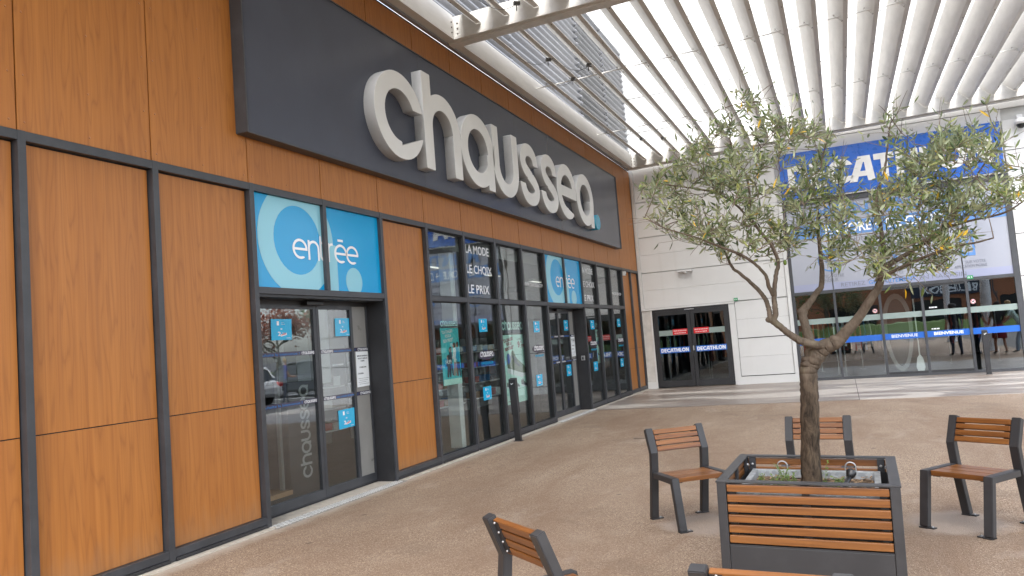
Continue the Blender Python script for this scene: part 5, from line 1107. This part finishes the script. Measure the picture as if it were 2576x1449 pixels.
LF = [(0,1,6),(1,2,7,6),(2,3,7),(0,6,5),(6,7,4,5),(7,3,4)]
near = sorted(range(len(leaves)), key=lambda i: leaves[i][0].y)
sel = set(near[:1600:8]); yel = set(tr_rng.sample(range(len(leaves)), 120))
lb = MB()
for i, lf in enumerate(leaves):
    g = leaf_geo(*lf)
    if i in yel or i in sel:
        me = bpy.data.meshes.new('leaf'); me.from_pydata([tuple(q-TB) for q in g], [], LF)
        link('leaf', me, M['yellow'] if i in yel else M[tr_rng.choice(('leaf1', 'leaf2', 'leaf3'))], tree, local=True)
        continue
    k0 = len(lb.v); lb.v += [tuple(q) for q in g]; mi = tr_rng.choice((0, 0, 1, 1, 1, 2))
    for f in LF: lb.face([k0+q for q in f], mi)
tag(lb.build('crown', [M['leaf1'], M['leaf2'], M['leaf3']], tree, fix=False), kind='stuff')
for (x, z, d_) in ((4.845, 1.905, -.06), (5.36, 1.92, -.1), (4.60, 2.3, -.1)):
    MB().ball((x, 4.95+d_, z), .011, n=8, m=6, sq=(1, 1, 1.5)).build('olive', M['weed'], tree, smooth=True)
# ------------------------------------------------------------------ what the glass mirrors: car park, trees, far shop, people
o = MB(); 
for k in range(14): o.box(13.0, 18.0, 16.0+2.6*k, 16.1+2.6*k, -.005, -.001).box(19.5, 24.5, 16.0+2.6*k, 16.1+2.6*k, -.005, -.001)
tag(o.build('bay_markings', M['paper']), kind='structure')
def grass_bank(x0, x1, y0, y1, h):
    b = MB(); b.hexa([(x0,y0,-.05),(x1,y0,-.05),(x1,y1,-.05),(x0,y1,-.05),(x0+1,y0+1,h),(x1-1,y0+1,h),(x1-1,y1-1,h),(x0+1,y1-1,h)]); o = b.build('grass_bank', M['grass']); o['kind'] = 'structure'
grass_bank(-30, 45, -30, -23, .75); grass_bank(27, 34, 10, 90, .8)
def body_sections():
    # (x along length, half width, sill z, waist z)
    return [(-2.05,.60,.42,.62),(-1.95,.74,.30,.82),(-1.4,.83,.24,.93),(-.6,.85,.22,.95),(.4,.85,.22,.95),(1.2,.84,.24,.90),(1.85,.78,.28,.78),(2.05,.62,.40,.62)]
M.update(car1=plain('car_silver', (.42, .43, .44), .25, metal=.5), car2=plain('car_white', (.70, .70, .70), .2), car3=plain('car_dark', (.03, .035, .045), .2), car4=plain('car_red', (.32, .02, .02), .2), car5=plain('car_blue', (.03, .07, .2), .2))
def car(x, y, rz, paint, label):
    t = thing('parked_car', label, 'car', (x, y, -.002), rz, 'cars in the car park'); b = MB(); prof = [(0,-1),(.92,-1),(1,-.75),(1,.45),(.93,.85),(.80,1)]
    S_ = body_sections(); n = 12
    for (X_, hw, zs, zw) in S_:
        ring = [(X_, u*hw, zs+(v+1)/2*(zw-zs)) for u, v in prof]; ring += [(X_, -q[1], q[2]) for q in ring[::-1] if abs(q[1]) > 1e-6]; ring = ring[:11]
        b.v += ring
    m_ = len(b.v)//len(S_)
    for i in range(len(S_)-1):
        for j in range(m_): b.face((i*m_+j, i*m_+(j+1) % m_, (i+1)*m_+(j+1) % m_, (i+1)*m_+j))
    b.face(list(range(m_))); b.face([(len(S_)-1)*m_+j for j in range(m_)][::-1]); b.build('body', paint, t, smooth=False, local=True, bevel=0)
    cb = [(-1.75,.70,.94),(-1.30,.60,1.36),(-.55,.60,1.46),(.35,.58,1.42),(1.15,.68,.92)]
    r = MB(); g = MB()
    for (a, c) in zip(cb[1:-1], cb[2:-1]): r.hexa([(a[0],-a[1],a[2]-.03),(c[0],-c[1],c[2]-.03),(c[0],c[1],c[2]-.03),(a[0],a[1],a[2]-.03),(a[0],-a[1],a[2]),(c[0],-c[1],c[2]),(c[0],c[1],c[2]),(a[0],a[1],a[2])])
    for s in (-1, 1):
        for (p0, p1) in (((-1.75,.70,.94),(-1.30,.60,1.36)), ((-.35,.74,.94),(-.38,.60,1.44)), ((1.15,.68,.92),(.35,.58,1.42))): r.tube([(p0[0],s*p0[1],p0[2]),(p1[0],s*p1[1],p1[2])], .035, 5)
    r.build('roof', paint, t, local=True)
    g.hexa([(-1.70,-.70,.90),(1.10,-.70,.88),(1.10,.70,.88),(-1.70,.70,.90),(-1.28,-.585,1.35),(.33,-.57,1.40),(.33,.57,1.40),(-1.28,.585,1.35)]); g.build('window', M['cglass'], t, local=True)
    for X_ in (-1.25, 1.28):
        for s in (-1, 1):
            w = MB().tube([(X_, s*.62, .31), (X_, s*.80, .31), (X_, s*.82, .31)], [.31, .31, .27], 18).build('wheel', M['tyre'], t, local=True); MB().tube([(X_, s*.815, .31), (X_, s*.828, .31)], [.20, .18], 12).build('rim', M['rim'], w, local=True)
    for s in (-1, 1): MB().box(1.90, 2.02, s*.58-.12, s*.58+.12, .60, .70).build('headlight', M['lens'], t, local=True, bevel=.01); MB().box(-2.03, -1.93, s*.60-.1, s*.60+.1, .64, .80).build('tail_light', M['red'], t, local=True, bevel=.01)
for i, (x, y, rz, p_, lb) in enumerate(((15.6, 17.3, 0, 'car1', 'silver parked car nearest the plaza, mirrored in the first entrance'), (15.6, 22.5, 0, 'car2', 'white parked car beyond the silver one in near row'), (15.5, 27.7, 3.14, 'car3', 'dark parked car in near row facing away'), (15.6, 32.9, 0, 'car1', 'silver parked car further along near row'), (15.6, 35.5, 3.14, 'car4', 'red parked car at far end of near row'), (22.0, 25.1, 0, 'car5', 'blue parked car in the second row'), (22.0, 30.3, 3.14, 'car2', 'white parked car in the second row'), (22.0, 38.1, 0, 'car3', 'dark parked car far along second row'))): car(x, y, rz, M[p_], lb)
def park_tree(x, y, H_, rad, lm, label, seed):
    r = random.Random(seed); t = thing('park_tree', label, 'tree', (x, y, 0), 0, 'car park trees'); b = MB(); b.tube([(0, 0, -.1), (.03, .02, H_*.25), (0, .05, H_*.5), (.05, 0, H_*.8)], [.16, .13, .10, .04], 10)
    ends = []
    for k in range(9):
        a = 6.28*k/9+r.random(); z0 = H_*r.uniform(.3, .6); e = Vector((math.cos(a)*rad*.7, math.sin(a)*rad*.7, z0+H_*r.uniform(.15, .35))); b.tube([(0, .03, z0), tuple(e*.5+Vector((0, 0, z0*.45))), tuple(e)], [.06, .04, .015], 6); ends.append(e)
    b.build('trunk', M['bark'], t, smooth=True, local=True); lv = MB()
    cl = [e+Vector((r.gauss(0, .5), r.gauss(0, .5), r.gauss(.2, .4)))*rad*.35 for e in ends for _ in range(4)]+[Vector((r.gauss(0, .3)*rad, r.gauss(0, .3)*rad, H_*r.uniform(.7, .98))) for _ in range(12)]
    for k in range(2600):
        c = r.choice(cl); q = c+Vector((r.gauss(0, 1), r.gauss(0, 1), r.gauss(0, .8)))*rad*.2; a = Vector((r.gauss(0, 1), r.gauss(0, 1), r.gauss(0, 1))).normalized(); s = a.orthogonal().normalized(); L = r.uniform(.09, .17); k0 = len(lv.v)
        lv.v += [tuple(q-a*L), tuple(q+s*L*.5), tuple(q+a*L), tuple(q-s*L*.5)]; lv.face((k0, k0+1, k0+2, k0+3))
    tag(lv.build('crown', lm, t, local=True, fix=False), kind='stuff')
for i, (x, y, h, rd, l_, lb) in enumerate(((26.5, 27, 4.6, 1.9, 'fleaf', 'rust-red car park tree nearest the plaza'), (27.5, 33.5, 5.4, 2.3, 'gleaf', 'green car park tree behind the rust-red one'), (28.5, 41, 5.0, 2.2, 'fleaf', 'rust-red car park tree in the middle distance'), (30, 50, 6.2, 2.7, 'gleaf', 'tall green car park tree'), (31, 62, 6.0, 2.7, 'fleaf', 'farthest rust-red car park tree'), (4, -25, 6.0, 2.6, 'gleaf', 'green tree on the grass bank behind the plaza, left'), (24, -26, 5.0, 2.2, 'gleaf', 'green tree on the grass bank behind the plaza, right'))): park_tree(x, y, h, rd, M[l_], lb, 70+i)
for (x, y, lb) in ((17.5, 26, 'tall twin-headed car park lamp mirrored in first entrance'), (18.7, -12, 'tall twin-headed car park lamp behind the plaza, right'), (15.0, -20, 'tall twin-headed car park lamp behind the plaza, left')):
    t = thing('street_lamp', lb, 'lamp', (x, y, 0), 0, 'car park lamps'); MB().tube([(0, 0, 0), (0, 0, 1), (0, 0, 7)], [.09, .07, .05], 10).build('pole', M['frame'], t, local=True); MB().tube([(-.9, 0, 7.1), (0, 0, 6.95), (.9, 0, 7.1)], .03, 6).build('arm', M['frame'], t, local=True)
    for s in (-1, 1): MB().box(min(s*.75, s*1.35), max(s*.75, s*1.35), -.12, .12, 7.05, 7.16).build('lamp_head', M['frame'], t, local=True, bevel=.03)
fs = thing('far_shop', 'low terracotta retail building far behind the plaza, mirrored in the glazed entrance', 'shop', (10, -44, 0))
MB().box(-40, 60, -56, -44, -.1, 4.6).build('wall', M['terra'], fs); MB().box(-40.2, 60.2, -56.2, -43.8, 4.6, 4.85).build('roof_edge', M['frame'], fs)
for k in range(12):
    x = -34+7.6*k; w = MB().box(x, x+4.4, -43.98, -43.9, .4, 2.6).build('window', M['cglass'], fs); MB().box(x-.06, x+4.46, -43.97, -43.88, .3, .4).build('window_frame', M['frame'], w)
MB().box(11.5, 18.5, -43.9, -43.7, 3.0, 4.3).build('sign_board', M['navy'], fs); me = text_me('BLUE BOX', 1.0, .02); me.materials.clear(); me.transform(Matrix(((-1,0,0,15),(0,0,1,-43.68),(0,1,0,3.3),(0,0,0,1)))); link('lettering', me, M['white'], fs)
ps = thing('no_parking_sign', 'round red and blue no-parking sign on a low post beside the car park', 'sign', (11.6, 18.6, 0)); MB().tube([(0, 0, 0), (0, 0, 1.25)], .03, 8).build('post', M['steel'], ps, local=True); sn = MB().tube([(0, -.01, 1.05), (0, .01, 1.05)], .24, 24)
a_ = math.atan2(11.6, 12.5)
for nm, rr, ww, mt in (('disc', .26, .010, 'red'), ('disc', .20, .013, 'cobalt')): 
    me = MB().tube([(-ww, 0, 1.25), (ww, 0, 1.25)], rr, 24).mesh(nm); me.transform(Matrix.Rotation(.75, 4, 'Z')); link(nm, me, M[mt], ps, local=True)
me = MB().obox((0, 0, 1.25), (.0155, 0, 0), (0, .14, .14), (0, -.02, .02)).mesh('bar'); me.transform(Matrix.Rotation(.75, 4, 'Z')); link('bar', me, M['red'], ps, local=True)
# people
def person(x, y, rz, label, top, legs, hairm, pose=0, skirt=False, H_=1.72):
    t = thing('person', label, 'person', (x, y, .003), rz, None); k = H_/1.75; sw = .06 if pose == 0 else .10
    V = {}; E_ = []; 
    def v(n, x_, y_, z_, r1, r2=None): V[n] = ((x_*k, y_*k, z_*k), (r1*k, (r2 or r1)*k))
    ln = .28 if pose == 2 else 0
    v('pel', 0, 0, .95, .15, .12); v('wai', 0, .02+ln*.2, 1.10, .13, .10); v('che', 0, .02+ln*.7, 1.32, .16, .115); v('nkb', 0, ln+.01, 1.47, .075, .065); v('nk', 0, ln+.02, 1.53, .055); v('hd', 0, ln+.035, 1.62, .082, .092); v('hd2', 0, ln+.03, 1.70, .075, .085)
    E_ += [('pel','wai'),('wai','che'),('che','nkb'),('nkb','nk'),('nk','hd'),('hd','hd2')]
    for s in (-1, 1):
        n = 'L' if s < 0 else 'R'; st = s*sw
        v('hip'+n, s*.09, 0, .90, .095); v('kn'+n, s*.10, .03+st*.8, .50, .062); v('an'+n, s*.10, st*1.6-.02, .09, .042); v('to'+n, s*.115, st*1.6+.14, .035, .034, .036)
        v('sh'+n, s*.185, ln*.9, 1.43, .060); v('el'+n, s*.235, ln*.9-.02+(.10 if pose else 0), 1.16, .044); v('wr'+n, s*(.20 if pose else .25), ln*.9+(.28 if pose else .06), 1.02 if pose else .92, .032); v('ha'+n, s*(.18 if pose else .25), ln*.9+(.36 if pose else .09), 1.02 if pose else .84, .034, .022)
        E_ += [('pel','hip'+n),('hip'+n,'kn'+n),('kn'+n,'an'+n),('an'+n,'to'+n),('che','sh'+n),('sh'+n,'el'+n),('el'+n,'wr'+n),('wr'+n,'ha'+n)]
    ks_ = list(V); me = bpy.data.meshes.new('body'); me.from_pydata([V[n][0] for n in ks_], [(ks_.index(a), ks_.index(b)) for a, b in E_], [])
    o = bpy.data.objects.new('body', me); COL.objects.link(o); md = o.modifiers.new('s', 'SKIN'); md.use_smooth_shade = True
    for i, n in enumerate(ks_): me.skin_vertices[0].data[i].radius = V[n][1]
    me.skin_vertices[0].data[0].use_root = True; ss = o.modifiers.new('u', 'SUBSURF'); ss.levels = 2
    dg = bpy.context.evaluated_depsgraph_get(); m2 = bpy.data.meshes.new_from_object(o.evaluated_get(dg)); bpy.data.objects.remove(o)
    m2.materials.clear(); [m2.materials.append(q) for q in (M['skin'], top, legs, M['dark'])]
    for p_ in m2.polygons:
        c = p_.center/k; arm = abs(c.x) > .205 or (pose and c.y-ln > .16 and c.z > .9 and c.z < 1.2)
        p_.material_index = 3 if c.z < .10 else (2 if c.z < .97 and not arm and not (skirt and c.z < .55) else (0 if c.z > 1.475 or (arm and c.z < 1.25) or c.z < .97 else 1)); p_.use_smooth = True
    b = link('body', m2, [M['skin']], t, local=True)
    hb = MB(); hb.ball((0, (ln+.012)*k, 1.675*k), .108*k, n=12, m=8, sq=(.92, 1.0, 1.0)); 
    if skirt: hb.ball((0, (ln-.05)*k, 1.55*k), .095*k, n=10, m=6, sq=(.9, .55, 1.5))
    h = hb.build('hair', hairm, t, smooth=True, local=True)
    MB().ball((0, (ln+.118)*k, 1.61*k), .016*k, n=6, m=4, sq=(.8, 1, 1.3)).build('nose', M['skin'], t, smooth=True, local=True)
    for s in (-1, 1): MB().ball((s*.032*k, (ln+.108)*k, 1.640*k), .011*k, n=6, m=4).build('eye', M['ink'], t, local=True)
    for s in (-1, 1):
        px, py, pz = V['ha'+('L' if s < 0 else 'R')][0]; fb = MB()
        dn = Vector((0, .8, -.3)) if pose else Vector((0, .15, -1))
        for j in range(4): q = Vector((px+(j-1.5)*.014*(1 if pose else .2), py+(0 if pose else (j-1.5)*.014), pz)); fb.tube([q, q+dn*.04, q+dn*(.075-.006*abs(j-1.3))+Vector((-s*.012, 0, 0))], [.008, .0075, .006], 5)
        q = Vector((px-s*.02, py+.02, pz)); fb.tube([q, q+dn*.025+Vector((-s*.02, 0, 0)), q+dn*.05+Vector((-s*.022, 0, 0))], [.009, .008, .006], 5); fb.build('hand', M['skin'], t, smooth=True, local=True)
    if skirt: MB().tube([(0, 0, 1.0*k), (0, .01, .80*k), (0, .02, .55*k)], [.155*k, .20*k, .25*k], 14).build('skirt', legs, t, smooth=True, local=True)
M.update(c_black=plain('cloth_black', (.02, .02, .025), .9), c_navy=plain('cloth_navy', (.02, .04, .12), .9), c_jean=plain('cloth_pale_jeans', (.30, .38, .46), .9), c_mint=plain('cloth_mint', (.45, .60, .55), .9), c_red=plain('cloth_dark_red', (.20, .015, .03), .9), c_short=plain('cloth_dark_shorts', (.035, .045, .07), .9), c_dress=plain('cloth_blue', (.02, .03, .22), .9))
person(8.50, 13.6, 2.8, 'person in dark t-shirt and dark shorts, mirrored in the sliding doors', M['c_black'], M['c_short'], M['hair'])
person(9.15, 13.2, -2.4, 'person in black top and dark trousers, arms forward, mirrored in the glass', M['c_black'], M['c_navy'], M['hair'], 1)
person(9.75, 13.5, 2.9, 'person in black sleeveless top and dark red skirt, mirrored in the glass', M['c_black'], M['c_red'], M['hair'], 1, True, 1.66)
person(10.40, 13.3, 1.9, 'person in mint shirt and pale jeans leaning forward, mirrored at right edge', M['c_mint'], M['c_jean'], M['blond'], 2, False, 1.68)
person(12.7, 22.4, .6, 'blond person in blue top and dark shorts, mirrored in first entrance', M['c_dress'], M['c_short'], M['blond'], 1, False, 1.66)
